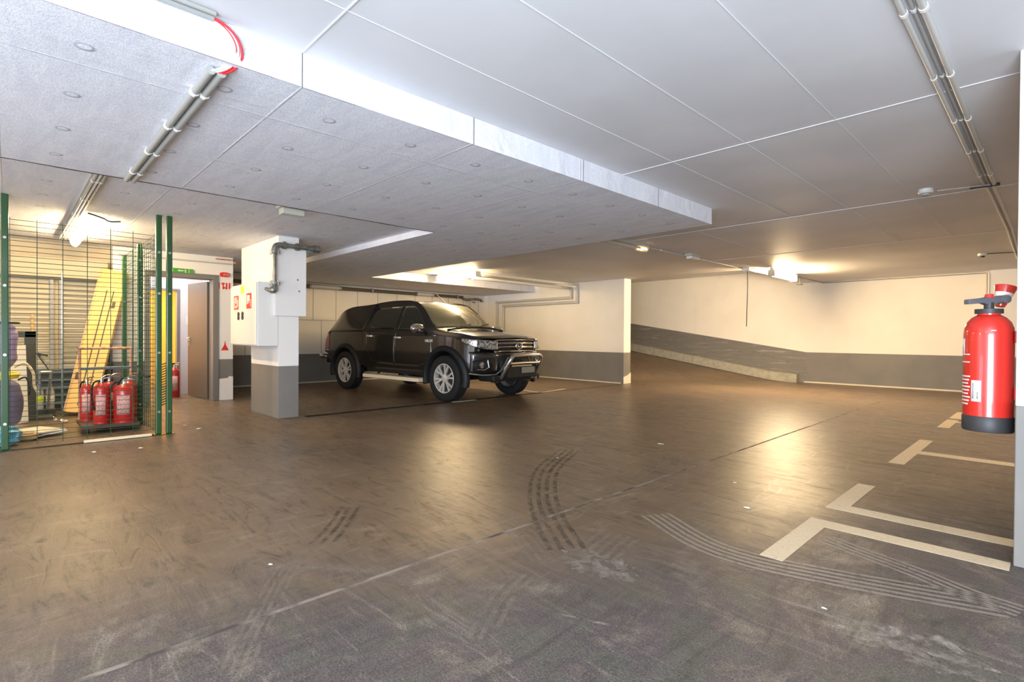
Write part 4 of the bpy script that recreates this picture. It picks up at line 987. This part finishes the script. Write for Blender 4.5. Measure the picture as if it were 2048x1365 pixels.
# angles: camera-facing = cam_a ; image left = negative direction
def A_(f):      # f in -1..1 across the visible width (left..right)
    return cam_a+math.asin(max(-.999, min(.999, f)))
cyl_label(A_(-.64), A_(-.25), z0+.155, z0+.265, 'label', 'label')
cyl_label(A_(-.59), A_(-.53), z0+.17, z0+.25, 'greylbl', 'print', .002); cyl_label(A_(-.42), A_(-.36), z0+.17, z0+.205, 'greylbl', 'print', .002)
cyl_label(A_(-.998), A_(-.90), z0+.40, z0+.48, 'label', 'label')
for k in range(9):
    cyl_label(A_(-.995), A_(-.72+.04*((k*7) % 3-1)), z0+.135+k*.018, z0+.135+k*.018+.008, 'label', 'print')
for zz in (.355, .395): cyl_label(A_(-.995), A_(-.70), z0+zz, z0+zz+.006, 'label', 'print')
cyl_label(A_(.10), A_(.30), z0+.515, z0+.525, 'label', 'label', -.002)
for (zz, nm) in ((.49, 'bracket'), (.2, 'bracket')):
    w = MB(); w.box(-.147, -.13, ey-.03, ey+.03, z0+zz-.03, z0+zz+.03); w.build(nm, 'signred', t)

# ------------------------------------------------------------------ the pickup truck (x forward from the front axle, y to its left)
TX, TY = -7.22, 6.19
WB = 3.085; KK = .926
def KX(w):
    for p in w.v:
        p.x = fx(p.x)
    return w
def fx(x):
    if x < 0: return x*KK
    return x-.11*min(1., (x-.3)/.55) if x > .3 else x
truck = thing('pickup_truck', (TX, TY, 0), 'glossy black double-cab pickup truck with a hard canopy and chrome bull bar', 'truck')
truck.rotation_euler.z = math.radians(4.8)
def interp(tab, x):
    xs_ = [r[0] for r in tab]
    if x >= xs_[0]: return tab[0][1:]
    if x <= xs_[-1]: return tab[-1][1:]
    for i in range(len(tab)-1):
        if tab[i][0] >= x >= tab[i+1][0]:
            p0 = tab[max(i-1, 0)]; p1 = tab[i]; p2 = tab[i+1]; p3 = tab[min(i+2, len(tab)-1)]
            h = p2[0]-p1[0]; t_ = (x-p1[0])/h; out = []
            for k in range(1, len(p1)):
                d = (p2[k]-p1[k])/h
                d0 = (p1[k]-p0[k])/(p1[0]-p0[0]) if p1[0] != p0[0] else d
                d1 = (p3[k]-p2[k])/(p3[0]-p2[0]) if p3[0] != p2[0] else d
                m1 = 0 if d0*d <= 0 else 2*d0*d/(d0+d); m2 = 0 if d1*d <= 0 else 2*d1*d/(d1+d)
                out.append((2*t_**3-3*t_**2+1)*p1[k]+(t_**3-2*t_**2+t_)*h*m1+(-2*t_**3+3*t_**2)*p2[k]+(t_**3-t_**2)*h*m2)
            return out
#        x     zbot  zs    ws    zb    wb    ze    we    zc
TAB = [( .93,  .50,  .72,  .80,  .98,  .78, 1.055, .72, 1.085),
       ( .80,  .46,  .76,  .85, 1.00,  .83, 1.085, .76, 1.125),
       ( .40,  .44,  .84,  .89, 1.06,  .875,1.13,  .79, 1.175),
       ( .00,  .44,  .88,  .90, 1.10,  .885,1.165, .79, 1.215),
       (-.22,  .44,  .88,  .90, 1.12,  .885,1.205, .78, 1.25),
       (-.30,  .44,  .88,  .90, 1.13,  .88, 1.235, .765,1.28),
       (-.60,  .44,  .88,  .90, 1.14,  .88, 1.42,  .715,1.47),
       (-.90,  .44,  .88,  .90, 1.15,  .88, 1.60,  .665,1.645),
       (-1.12, .44,  .88,  .90, 1.155, .88, 1.69,  .64, 1.735),
       (-1.45, .44,  .88,  .90, 1.16,  .88, 1.725, .63, 1.785),
       (-1.90, .44,  .88,  .90, 1.17,  .88, 1.735, .63, 1.80),
       (-2.40, .44,  .88,  .90, 1.18,  .88, 1.715, .64, 1.785),
       (-2.62, .46,  .88,  .90, 1.19,  .88, 1.69,  .66, 1.765),
       (-2.90, .48,  .88,  .90, 1.19,  .885,1.67,  .68, 1.75),
       (-3.40, .50,  .88,  .90, 1.19,  .885,1.65,  .69, 1.735),
       (-3.75, .52,  .88,  .90, 1.19,  .88, 1.59,  .69, 1.665),
       (-4.05, .55,  .88,  .89, 1.19,  .87, 1.44,  .69, 1.51),
       (-4.25, .58,  .88,  .88, 1.15,  .86, 1.27,  .73, 1.32),
       (-4.38, .62,  .88,  .87, 1.02,  .85, 1.07,  .76, 1.10)]
def section(x, n=5):
    zbot, zs, ws, zb, wb, ze, we, zc = interp(TAB, x)
    pts = [(ws-.10, zbot), (ws-.03, zbot+.06), (ws, zs-.12), (ws, zs), (wb, zb), (we, ze), (we*.93, ze+(zc-ze)*.45), (we*.5, zc-.012), (0, zc)]
    # Catmull-Rom through the knots, sharper at belt
    out = []
    for i in range(len(pts)-1):
        p0 = pts[max(i-1, 0)]; p1 = pts[i]; p2 = pts[i+1]; p3 = pts[min(i+2, len(pts)-1)]
        ten = .5 if i not in (3, 4) else .12
        for k in range(n):
            t_ = k/n; h00 = 2*t_**3-3*t_**2+1; h10 = t_**3-2*t_**2+t_; h01 = -2*t_**3+3*t_**2; h11 = t_**3-t_**2
            m1 = [(p2[j]-p0[j])*ten for j in (0, 1)]; m2 = [(p3[j]-p1[j])*ten for j in (0, 1)]
            out.append(tuple(h00*p1[j]+h10*m1[j]+h01*p2[j]+h11*m2[j] for j in (0, 1)))
    out.append(pts[-1]); return out
def bend(x, y):
    k = 0.
    if x > .1: k -= .30*(abs(y)/.85)**2.6*min(1., (x-.1)/.8)**1.5
    if x < -3.7: k += .14*(abs(y)/.88)**3*min(1., (-3.7-x)/.6)
    if -1.6 < x < .1:      # windscreen and roof front curve in plan
        f = max(0., 1-abs(x+.45)/1.0); k -= .16*f*(abs(y)/.75)**2 if abs(y) < .80 else .16*f*(.8/.75)**2*max(0., (.90-abs(y))/.10)
    return fx(x+k)
def side_y(x, z):
    s_ = section(x)
    for i in range(len(s_)-1):
        if s_[i][1] <= z <= s_[i+1][1]:
            t_ = (z-s_[i][1])/max(1e-6, s_[i+1][1]-s_[i][1]); return s_[i][0]+(s_[i+1][0]-s_[i][0])*t_
    return s_[0][0]
xs_ = [.93-i*(.93+4.38)/110 for i in range(111)]
w = MB(); rings = []
for x in xs_:
    s_ = section(x); full = [(-y, z) for (y, z) in s_]+[(y, z) for (y, z) in reversed(s_[:-1])]
    rings.append([(bend(x, y), y, z) for (y, z) in full])
nr = len(rings[0]); vs = [p for r in rings for p in r]
fs = [(i*nr+j, i*nr+(j+1) % nr, (i+1)*nr+(j+1) % nr, (i+1)*nr+j) for i in range(len(rings)-1) for j in range(nr)]
def capfaces(base, rev):
    out = []; h = nr//2
    for j in range(h-0):
        a, b = base+j, base+j+1; c_, d = base+nr-1-j, base+nr-2-j
        if j == h-1 or b >= d: 
            out.append((a, b, c_) if b != c_ else None); break
        out.append((a, b, d, c_))
    out = [f for f in out if f and len(set(f)) == len(f)]
    return [tuple(reversed(f)) for f in out] if rev else out
fs += capfaces(0, True)+capfaces((len(rings)-1)*nr, False)
w.add(vs, fs)
body = w.build('body', ['paint', 'flare'], truck, smooth=True, local=True, angle=50)
cut = MB()
for (cx, rr, zc_) in ((0., .475, .40), (-WB, .475, .40)):
    for s_ in (-1, 1):
        pr = [(cx+rr*math.cos(a), zc_+rr*math.sin(a)) for a in [PI*i/24 for i in range(25)]]+[(cx-rr*1.0, .1), (cx+rr*1.0, .1)]
        cut.prism(pr, *( (.55, 1.2) if s_ > 0 else (-1.2, -.55)), 'y')
cut.m(0)
cutter = cut.build('cutter', 'flare', local=True)
md = body.modifiers.new('w', 'BOOLEAN'); md.operation = 'DIFFERENCE'; md.object = cutter; md.solver = 'EXACT'
cutter.location = truck.location; cutter.rotation_euler = truck.rotation_euler
bpy.context.view_layer.update()
dg = bpy.context.evaluated_depsgraph_get()
me2 = bpy.data.meshes.new_from_object(body.evaluated_get(dg)); body.modifiers.clear(); body.data = me2
bpy.data.objects.remove(cutter)
try: me2.set_sharp_from_angle(angle=math.radians(35))
except Exception: pass

def patch(xa, xb, zlo, zhi, side, off, nu=24, nv=10):
    """a piece of the side surface between two height curves, pushed out by off"""
    w = MB(); 
    def fn(u, v):
        x = xa+(xb-xa)*u; z = zlo(x)+(zhi(x)-zlo(x))*v
        y = side_y(x, z); return (bend(x, y), side*(y+off), z)
    w.grid(fn, nu, nv); return w
def zlin(*pts):
    pts = sorted(pts)
    def f(x):
        if x <= pts[0][0]: return pts[0][1]
        for (a, b), (c_, d) in zip(pts, pts[1:]):
            if a <= x <= c_: return b+(d-b)*(x-a)/(c_-a)
        return pts[-1][1]
    return f
for side in (-1, 1):
    # doors: front and rear
    roofline = lambda x: interp(TAB, x)[5]-.015
    apil = zlin((-1.15, 1.665), (-1.0, 1.60), (-.75, 1.44), (-.52, 1.29), (-.40, 1.20))
    fd = patch(-.36, -1.50, zlin((-1.5, .56), (-.75, .56), (-.5, .64), (-.36, .80)), lambda x: min(interp(TAB, x)[3]+.0, 9), side, .004)
    fdo = fd.build('door', 'paint', truck, smooth=True, local=True, solid=.004*side)
    rd = patch(-1.515, -2.52, zlin((-2.52, .95), (-2.42, .74), (-2.3, .58), (-1.5, .56)), lambda x: interp(TAB, x)[3], side, .004)
    rdo = rd.build('door', 'paint', truck, smooth=True, local=True, solid=.004*side)
    g = patch(-.50, -1.46, zlin((-1.5, 1.215), (-.5, 1.195)), lambda x: max(1.215, min(1.66, apil(x))), side, .006)
    g.build('window', 'tint', fdo, smooth=True, local=True, solid=.002*side)
    g = patch(-1.54, -2.50, zlin((-2.5, 1.34), (-2.42, 1.27), (-2.25, 1.235), (-1.5, 1.22)), zlin((-2.5, 1.52), (-2.42, 1.62), (-2.3, 1.65), (-1.5, 1.665)), side, .006)
    g.build('window', 'tint', rdo, smooth=True, local=True, solid=.002*side)
    # quarter glass on the canopy
    g = patch(-2.86, -3.85, zlin((-3.85, 1.30), (-3.6, 1.26), (-2.86, 1.26)), zlin((-3.85, 1.34), (-3.45, 1.56), (-2.86, 1.60)), side, .012)
    for k, (door, hx_, hz) in enumerate(((fdo, -1.38, 1.075), (rdo, -2.36, 1.10))):
        w = MB(); yy = side_y(hx_, hz)+.02
        w.tube([(hx_-.085, side*(yy-.012), hz), (hx_-.07, side*(yy+.016), hz), (hx_+.07, side*(yy+.016), hz-.003), (hx_+.085, side*(yy-.012), hz-.003)], .015, 8)
        KX(w).build('handle', 'satin', door, smooth=True, local=True)
    # pillar strip between the doors' glass
    # mirror
    w = MB(); mc = Vector((-.62, side*(.885+.13), 1.235))
    def mfn(u, v):
        th_ = PI*u; ph_ = 2*PI*v
        return mc+Vector((.085*math.sin(th_)**.7*math.cos(ph_) if 0 < u < 1 else 0, .135*-math.cos(th_), .085*(math.sin(th_)**.6 if 0 < u < 1 else 0)*math.sin(ph_)))
    w.grid(mfn, 16, 20); mir = KX(w).build('mirror', 'chrome', truck, smooth=True, local=True)
    w = MB(); w.tube([(-.60, side*.86, 1.19), (-.62, side*(.95), 1.19)], .028, 8); KX(w).build('mirror_arm', 'flare', mir, local=True, smooth=True)
    # side step
    w = MB(); w.box(-2.45, -.60, *sorted((side*.78, side*1.01)), .30, .365); KX(w).build('side_step', 'alu', truck, local=True, bevel=.008)
    w = MB(); w.tube([(-2.60, side*.88, .30), (-2.56, side*.88, .30), (-.56, side*.88, .30), (-.50, side*.84, .32)], .022, 8)
    for x in (-2.3, -1.5, -.8): w.tube([(x, side*.88, .30), (x, side*.6, .44)], .018, 6)
    KX(w).build('step_bracket', 'steel', truck, local=True, smooth=True)
    # sill
    w = MB(); w.box(-2.55, -.55, *sorted((side*.70, side*.855)), .40, .56); KX(w).build('sill', 'flare', truck, local=True, bevel=.02)
    # wheel arch flares
    for cx in (0., -WB):
        w = MB(); N = 30; a0, a1 = math.radians(-14), math.radians(194); prof = [(.455, -.10), (.455, .035), (.475, .048), (.52, .040), (.552, .010), (.552, -.03)]
        vs = []
        for i in range(N+1):
            a = a0+(a1-a0)*i/N
            for (r_, o_) in prof:
                x = cx+r_*math.cos(a); z = .395+r_*math.sin(a)
                yb = .895 if True else 0
                if x > .3: yb -= .10*((x-.3)/.3)**1.5*.5
                vs.append((x, side*(yb+o_), z))
        k = len(prof); fs = [(i*k+j, i*k+j+1, (i+1)*k+j+1, (i+1)*k+j) for i in range(N) for j in range(k-1)]
        fs += [tuple(range(k)), tuple(N*k+j for j in range(k))]
        w.add(vs, fs); w.build('wheel_arch_flare', 'flare', truck, smooth=True, local=True, angle=60)
    # headlamp wrapping the corner
    w = MB(); hp = smooth_path([(.93, .49, 0), (.90, .60, 0), (.855, .70, 0), (.79, .79, 0), (.69, .86, 0), (.58, .892, 0), (.47, .905, 0)], 4)
    def hfn(u, v):
        p = hp[min(int(u*(len(hp)-1)+.5), len(hp)-1)]; z0_ = .885+.14*u**2.2; z1_ = 1.03+.035*u
        z = z0_+(z1_-z0_)*v
        return (p.x+.015-.05*(z-.9), side*p.y, z)
    w.grid(hfn, len(hp)-1, 6); KX(w).build('headlamp', 'lens', truck, smooth=True, local=True, solid=-.02*side)
    for (yy, zz, rr) in ((.60, .965, .042), (.72, .97, .036)):
        w = MB(); w.lathe([(0, 0), (rr, 0), (rr, .012), (rr*.8, .016), (0, .004)], (.958-.30*(yy/.85)**2.6, side*yy, zz), 'x', n=18); KX(w).build('lamp_reflector', 'chrome', truck, smooth=True, local=True)
    # chrome trim ahead of the door above the flare
    # fog lamp recess
    w = MB(); w.lathe([(0, 0), (.055, 0), (.055, .02), (.045, .03), (0, .03)], (.93-.30*(.70/.85)**2.6+.04, side*.70, .635), 'x', n=18); KX(w).build('fog_lamp', 'lens', truck, smooth=True, local=True)
    w = MB(); w.tube([(.99-.30*(yy/.85)**2.6, side*yy, zz) for (yy, zz) in ((.62, .72), (.60, .60), (.66, .555), (.78, .56))], .009, 6); KX(w).build('fog_trim', 'chrome', truck, smooth=True, local=True)
    # tail lamp
    w = patch(-4.12, -4.37, lambda x: .80, lambda x: 1.17 if x > -4.2 else 1.17-(-4.2-x)*.8, side, .006, 8, 8); w.build('tail_lamp', 'lampred', truck, smooth=True, local=True, solid=.004*side)
    w = MB(); w.tube([(-4.38, side*.55, .62), (-4.52, side*.74, .62), (-4.50, side*.86, .64), (-4.38, side*.90, .68)], .035, 8); KX(w).build('rear_bumper_corner', 'chrome', truck, smooth=True, local=True)
    w = MB(); w.lathe([(0, 0), (.028, 0), (.028, .006), (0, .006)], (.55, side*.0, 0), 'y', n=4)
w = MB(); w.box(-4.50, -4.30, -.72, .72, .50, .66); KX(w).build('rear_bumper', 'flare', truck, local=True, bevel=.03)
# canopy: a shell just proud of the body
w = MB()
def cfn(u, v):
    x = -2.66-1.62*u; s_ = section(x); idx = 4*5 + v*(len(s_)-1-4*5)      # from belt to the centre line
    i = min(int(idx), len(s_)-2); t_ = idx-i; y = s_[i][0]+(s_[i+1][0]-s_[i][0])*t_; z = s_[i][1]+(s_[i+1][1]-s_[i][1])*t_
    ny = .012 if v < .4 else .006; xx = x+(.16*(min(1, (z-1.19)/.5)) if u < .02 else .16*(1-u)*min(1, (z-1.19)/.5))
    return (bend(xx, y), -(y+ny), z+.010*min(1, v*2))
w.grid(cfn, 40, 20); n0 = len(w.v); w2 = [(p.x, -p.y, p.z) for p in w.v]; f0 = [tuple(reversed(f)) for f in w.f]; w.add(w2, f0)
w.build('canopy', 'paint', truck, smooth=True, local=True, solid=.004)
w = MB()
for side in (-1, 1):
    zz = [1.19+.05*i for i in range(11)]; w.tube([(-2.655+.20*min(1, (z-1.19)/.5), side*(side_y(-2.6, min(z, 1.66))+.002), z) for z in zz], .014, 6)
    w.tube([(-2.655, side*(side_y(-2.65, z)+.001), z) for z in (.5, .7, .9, 1.05, 1.19)], .004, 6)
KX(w).build('body_gap', 'blk', truck, smooth=True, local=True)
# windscreen
w = MB()
def wfn(u, v):
    y = -.70+1.40*v; x = -.30-.80*u
    lim = interp(TAB, x)[6]-.035; y = y/.70*lim
    s_ = section(x); z = s_[-1][1]
    for i in range(len(s_)-1):
        if s_[i][0] >= abs(y) >= s_[i+1][0] and s_[i][1] > 1.1:
            t_ = (s_[i][0]-abs(y))/max(1e-6, s_[i][0]-s_[i+1][0]); z = s_[i][1]+(s_[i+1][1]-s_[i][1])*t_; break
    return (bend(x, y)+.004, y, z+.006)
w.grid(wfn, 20, 30); w.build('windscreen', 'screen', truck, smooth=True, local=True, solid=.002)
w = MB(); w.tube([(-.21, -.45, 1.262), (-.36, .05, 1.335)], .008, 6); w.tube([(-.22, .1, 1.275), (-.42, .58, 1.345)], .008, 6); KX(w).build('wiper', 'blk', truck, local=True)
w = MB(); w.tube([(-.15, -.70, 1.215), (-.13, -.35, 1.255), (-.12, 0, 1.265), (-.13, .35, 1.255), (-.15, .70, 1.215)], .018, 8); KX(w).build('cowl', 'blk', truck, smooth=True, local=True)
w = MB(); w.tube([(-1.05, 0, 1.73), (-1.36, 0, 1.93)], .008, 6); KX(w).build('antenna', 'galv', truck, smooth=True, local=True)
# grille
gx = lambda y: .965-.30*(abs(y)/.85)**2.6
w = MB()
w.grid(lambda u, v: (gx(-.50+u)-.012, -.50+1.0*u, .835+.215*v), 20, 3); KX(w).build('grille_backing', 'blk', truck, smooth=True, local=True, solid=.01)
for k, (z, h_, wdt) in enumerate(((1.052, .018, .50), (.995, .026, .49), (.930, .026, .485), (.862, .02, .50))):
    w = MB(); N = 20
    vs = []
    for i in range(N+1):
        y = -wdt+2*wdt*i/N
        for (dx, dz) in ((0, -h_/2), (.022, -h_/2), (.026, 0), (.022, h_/2), (0, h_/2)): vs.append((gx(y)+dx, y, z+dz-.012*(abs(y)/.5)**2))
    fs = [(i*5+j, i*5+(j+1) % 5, (i+1)*5+(j+1) % 5, (i+1)*5+j) for i in range(N) for j in range(5)]+[tuple(range(5)), tuple(N*5+j for j in range(5))]
    w.add(vs, fs); KX(w).build('grille_bar', 'chrome', truck, smooth=True, local=True, angle=30)
def ell(cy, cz, ry_, rz_, x, r=.006, n=28):
    return [(x, cy+ry_*math.cos(2*PI*i/n), cz+rz_*math.sin(2*PI*i/n)) for i in range(n+1)]
w = MB(); X_ = gx(0)+.035
w.tube(ell(0, .945, .085, .058, X_), .009, 8, False); w.tube(ell(0, .945, .028, .05, X_+.002), .006, 6, False); w.tube(ell(0, .965, .058, .024, X_+.002), .006, 6, False)
KX(w).build('emblem', 'chrome', truck, smooth=True, local=True)
# front bumper: wraps in plan
def bumper(zs_, off, name, mtl, half=.86, solid=.02):
    w = MB(); N = 30
    def fn(u, v):
        y = -half+2*half*u; i = min(int(v*(len(zs_)-1)), len(zs_)-2); t_ = v*(len(zs_)-1)-i
        z = zs_[i][0]+(zs_[i+1][0]-zs_[i][0])*t_; d = zs_[i][1]+(zs_[i+1][1]-zs_[i][1])*t_
        return (.93+off+d-.32*(abs(y)/.85)**2.6, y, z)
    w.grid(fn, N, 12); return KX(w).build(name, mtl, truck, smooth=True, local=True, solid=-solid)
bumper([(.46, -.03), (.52, .03), (.60, .05), (.70, .055), (.78, .06), (.83, .05), (.85, .02)], .0, 'front_bumper', 'paint')
w = MB(); w.grid(lambda u, v: (.99-.32*(abs(-.42+.84*u)/.85)**2.6, -.42+.84*u, .50+.26*v), 12, 2); KX(w).build('lower_grille', 'blk', truck, smooth=True, local=True, solid=.004)
for s_ in (-1, 1):
    w = MB(); w.grid(lambda u, v: (.988-.32*((.55+.28*u)/.85)**2.6, s_*(.55+.28*u), .55+.2*v-.04*u*v), 6, 2); KX(w).build('fog_recess', 'blk', truck, smooth=True, local=True, solid=.004)
for s_ in (-1, 1):
    w = MB(); w.tube([(1.0-.32*(abs(y)/.85)**2.6, s_*y, z) for (y, z) in ((.88, .50), (.7, .47), (.5, .475), (.4, .54), (.32, .66), (.26, .76))], .012, 8)
    KX(w).build('bumper_trim', 'galv', truck, smooth=True, local=True)
w = MB(); w.box(.55, .98, -.6, .6, .36, .47); KX(w).build('skid_plate', 'flare', truck, local=True, bevel=.03)
# bull bar
bx = 1.16
path = [(.72, -.40, .36), (.86, -.42, .36), (.98, -.425, .43), (1.08, -.42, .58), (bx, -.40, .72), (bx+.01, -.35, .785), (bx+.02, -.26, .80), (bx+.03, 0, .805), (bx+.02, .26, .80), (bx+.01, .35, .785), (bx, .40, .72), (1.08, .42, .58), (.98, .425, .43), (.86, .42, .36), (.72, .40, .36)]
bb = MB(); bb.tube(smooth_path(path, 5), .032, 12); bbo = KX(bb).build('bull_bar', 'chrome', truck, smooth=True, local=True)
w = MB(); w.tube([(1.13, -.38, .66), (1.14, 0, .665), (1.13, .38, .66)], .020, 10); KX(w).build('cross_tube', 'steel', bbo, smooth=True, local=True)
w = MB(); w.box(1.0, 1.09, -.37, .37, .42, .64); KX(w).build('cross_plate', 'blk', bbo, local=True, bevel=.01)
w = MB(); w.box(1.095, 1.105, -.30, .22, .605, .63); KX(w).build('light_strip', 'steel', bbo, local=True)
w = MB(); w.box(1.092, 1.10, -.04, .30, .49, .59); KX(w).build('number_plate', 'plate', bbo, local=True)
w = MB(); w.tube([(1.02, .30, .40), (1.06, .34, .40), (1.10, .34, .40)], .02, 8); KX(w).build('tow_hook', 'steel', bbo, smooth=True, local=True)
# badge on the front door
b_ = text_mesh('badge', 'HILUX', .062, 'satin', truck, (-.40, -(side_y(-.42, 1.01)+.010), 1.02), FACE_NY, depth=.003, bold=.002, sx=1.15)
b_['label'] = 'chrome lettering on the front side'
# underbody
w = MB(); w.box(-3.9, .6, -.42, -.32, .42, .54); w.box(-3.9, .6, .32, .42, .42, .54); w.tube([(-WB, -.7, .39), (-WB, .7, .39)], .05, 8); w.tube([(0, -.7, .37), (0, .7, .37)], .04, 8); w.box(-2.6, -.5, -.55, .55, .42, .5)
w.build('chassis', 'blk', truck, local=True)
# wheels
def wheel(x, s_, steer=0.):
    wb = bpy.data.objects.new('wheel', None); COL.objects.link(wb); wb.parent = truck; wb.location = (x, s_*.80, .39); wb.rotation_euler.z = steer
    W2 = .132; prof = [(.245, -W2*.72), (.262, -W2*.9), (.30, -W2), (.345, -W2*.97), (.372, -W2*.86), (.386, -W2*.7)]
    for i in range(5):
        a = -W2*.6+i*W2*.3; prof += [(.389, a-.014), (.389, a+.014), (.381, a+.017), (.381, a+.022)] if i < 4 else [(.389, a-.014), (.389, a+.014)]
    prof += [(.386, W2*.7), (.372, W2*.86), (.345, W2*.97), (.30, W2), (.262, W2*.9), (.245, W2*.72)]
    w = MB(); n = 48; vs = []
    for (r_, h_) in prof:
        for j in range(n): a = 2*PI*j/n; vs.append((r_*math.cos(a), h_, r_*math.sin(a)))
    k = len(prof); fs = [(i*n+j, i*n+(j+1) % n, (i+1)*n+(j+1) % n, (i+1)*n+j) for i in range(k-1) for j in range(n)]
    fs += [((k-1)*n+j, (k-1)*n+(j+1) % n, (j+1) % n, j) for j in range(n)]
    w.add(vs, fs); w.build('tyre', 'tyre', wb, smooth=True, local=True, angle=30)
    o_ = s_*.085
    w = MB(); w.lathe([(.245, -W2*.75), (.245, W2*.75), (.235, W2*.75), (.225, s_*.05), (.235, -W2*.75)], (0, 0, 0), 'y', n=40, cap=False); w.m(1); w.lathe([(0, s_*.02), (.232, s_*.02), (.232, s_*.03), (0, s_*.03)], (0, 0, 0), 'y', n=40); 
    w.m(0); w.tube([(.243*math.cos(2*PI*i/40), s_*.105, .243*math.sin(2*PI*i/40)) for i in range(41)], .010, 8, False)
    for q_ in range(6):
        a = 2*PI*q_/6+.26
        for da in (-.13, .13):
            aa = a+da; p0 = Vector((.06*math.cos(a), s_*.085, .06*math.sin(a))); p1 = Vector((.236*math.cos(aa+da*.5), s_*.10, .236*math.sin(aa+da*.5)))
            d = (p1-p0); tq = Vector((-d.z, 0, d.x)).normalized()
            w.obox((p0+p1)/2, d/2, tq*.0145, Vector((0, .014, 0)))
    w.lathe([(0, s_*.06), (.072, s_*.06), (.068, s_*.098), (.04, s_*.108), (0, s_*.108)], (0, 0, 0), 'y', n=24)
    w.build('rim', ['alloy', 'alloydk'], wb, local=True, smooth=True, angle=30)
    return wb
wheel(0, -1); wheel(-WB, -1); wheel(0, 1); wheel(-WB, 1)

# ------------------------------------------------------------------ light
def area(name, loc, target, sx_, sy_, power, col):
    l = bpy.data.lights.new(name, 'AREA'); l.shape = 'RECTANGLE'; l.size = sx_; l.size_y = sy_; l.energy = power; l.color = col
    o = bpy.data.objects.new(name, l); COL.objects.link(o); o.location = loc
    d = Vector(target)-Vector(loc); o.rotation_euler = d.to_track_quat('-Z', 'Y').to_euler(); return o
area('cool_fill', (1.8, -4.2, 1.2), (-1.2, 2.2, 1.6), 3.6, 2.0, 190, (.84, .91, 1.0))  # unseen cool fill added behind the camera, like light from an open door
area('upward_fill', (.7, -1.3, .75), (-.9, 1.2, 2.5), 1.8, 1.8, 118, (.76, .87, 1.0))  # added upward panel, brightens the near ceiling as a flash would
area('parking_row_fill', (2.2, 2.0, 2.4), (2.0, 2.0, 0), .3, 1.4, 28, (1.0, .90, .80))  # no known fixture, added out of view to lift floor and walls
area('parking_row_fill', (2.2, 7.5, 2.4), (2.0, 7.5, 0), .3, 1.4, 60, (1.0, .76, .50))  # second added unseen light over the bays, in a warmer colour
area('aisle_fill', (-1.2, -2.5, 2.4), (-1.2, -2.5, 0), .3, 1.4, 25, (1.0, .93, .82))  # invented light behind the camera for more general brightness
area('upward_fill', (-3.6, -2.4, .5), (-4.0, 1.6, 2.3), 2.4, 1.6, 26, (.74, .85, 1.0))  # further added upward fill, a cool lift for the slab underside
area('aisle_fill', (-5.0, -3.0, 2.2), (-5.0, -2.0, 0), .3, 1.4, 90, (1.0, .80, .55))  # warm fill added out of view on the left, no known lamp
area('yellow_room_lamp', (-12.3, 1.7, 2.3), (-12.3, 1.7, 0), .6, .6, 38, (1, .80, .5))
area('lobby_lamp', (-10.5, 1.6, 2.35), (-11.0, 2.1, .8), .4, .4, 16, (1, .92, .85))
wd_ = bpy.data.worlds.new('garage_world'); sc.world = wd_; wd_.use_nodes = True
wd_.node_tree.nodes['Background'].inputs[0].default_value = (.80, .86, 1, 1); wd_.node_tree.nodes['Background'].inputs[1].default_value = .7

vs_ = sc.view_settings; vs_.view_transform = 'Standard'; vs_.look = 'None'; vs_.gamma = 1; vs_.use_curve_mapping = False; vs_.exposure = 1.16
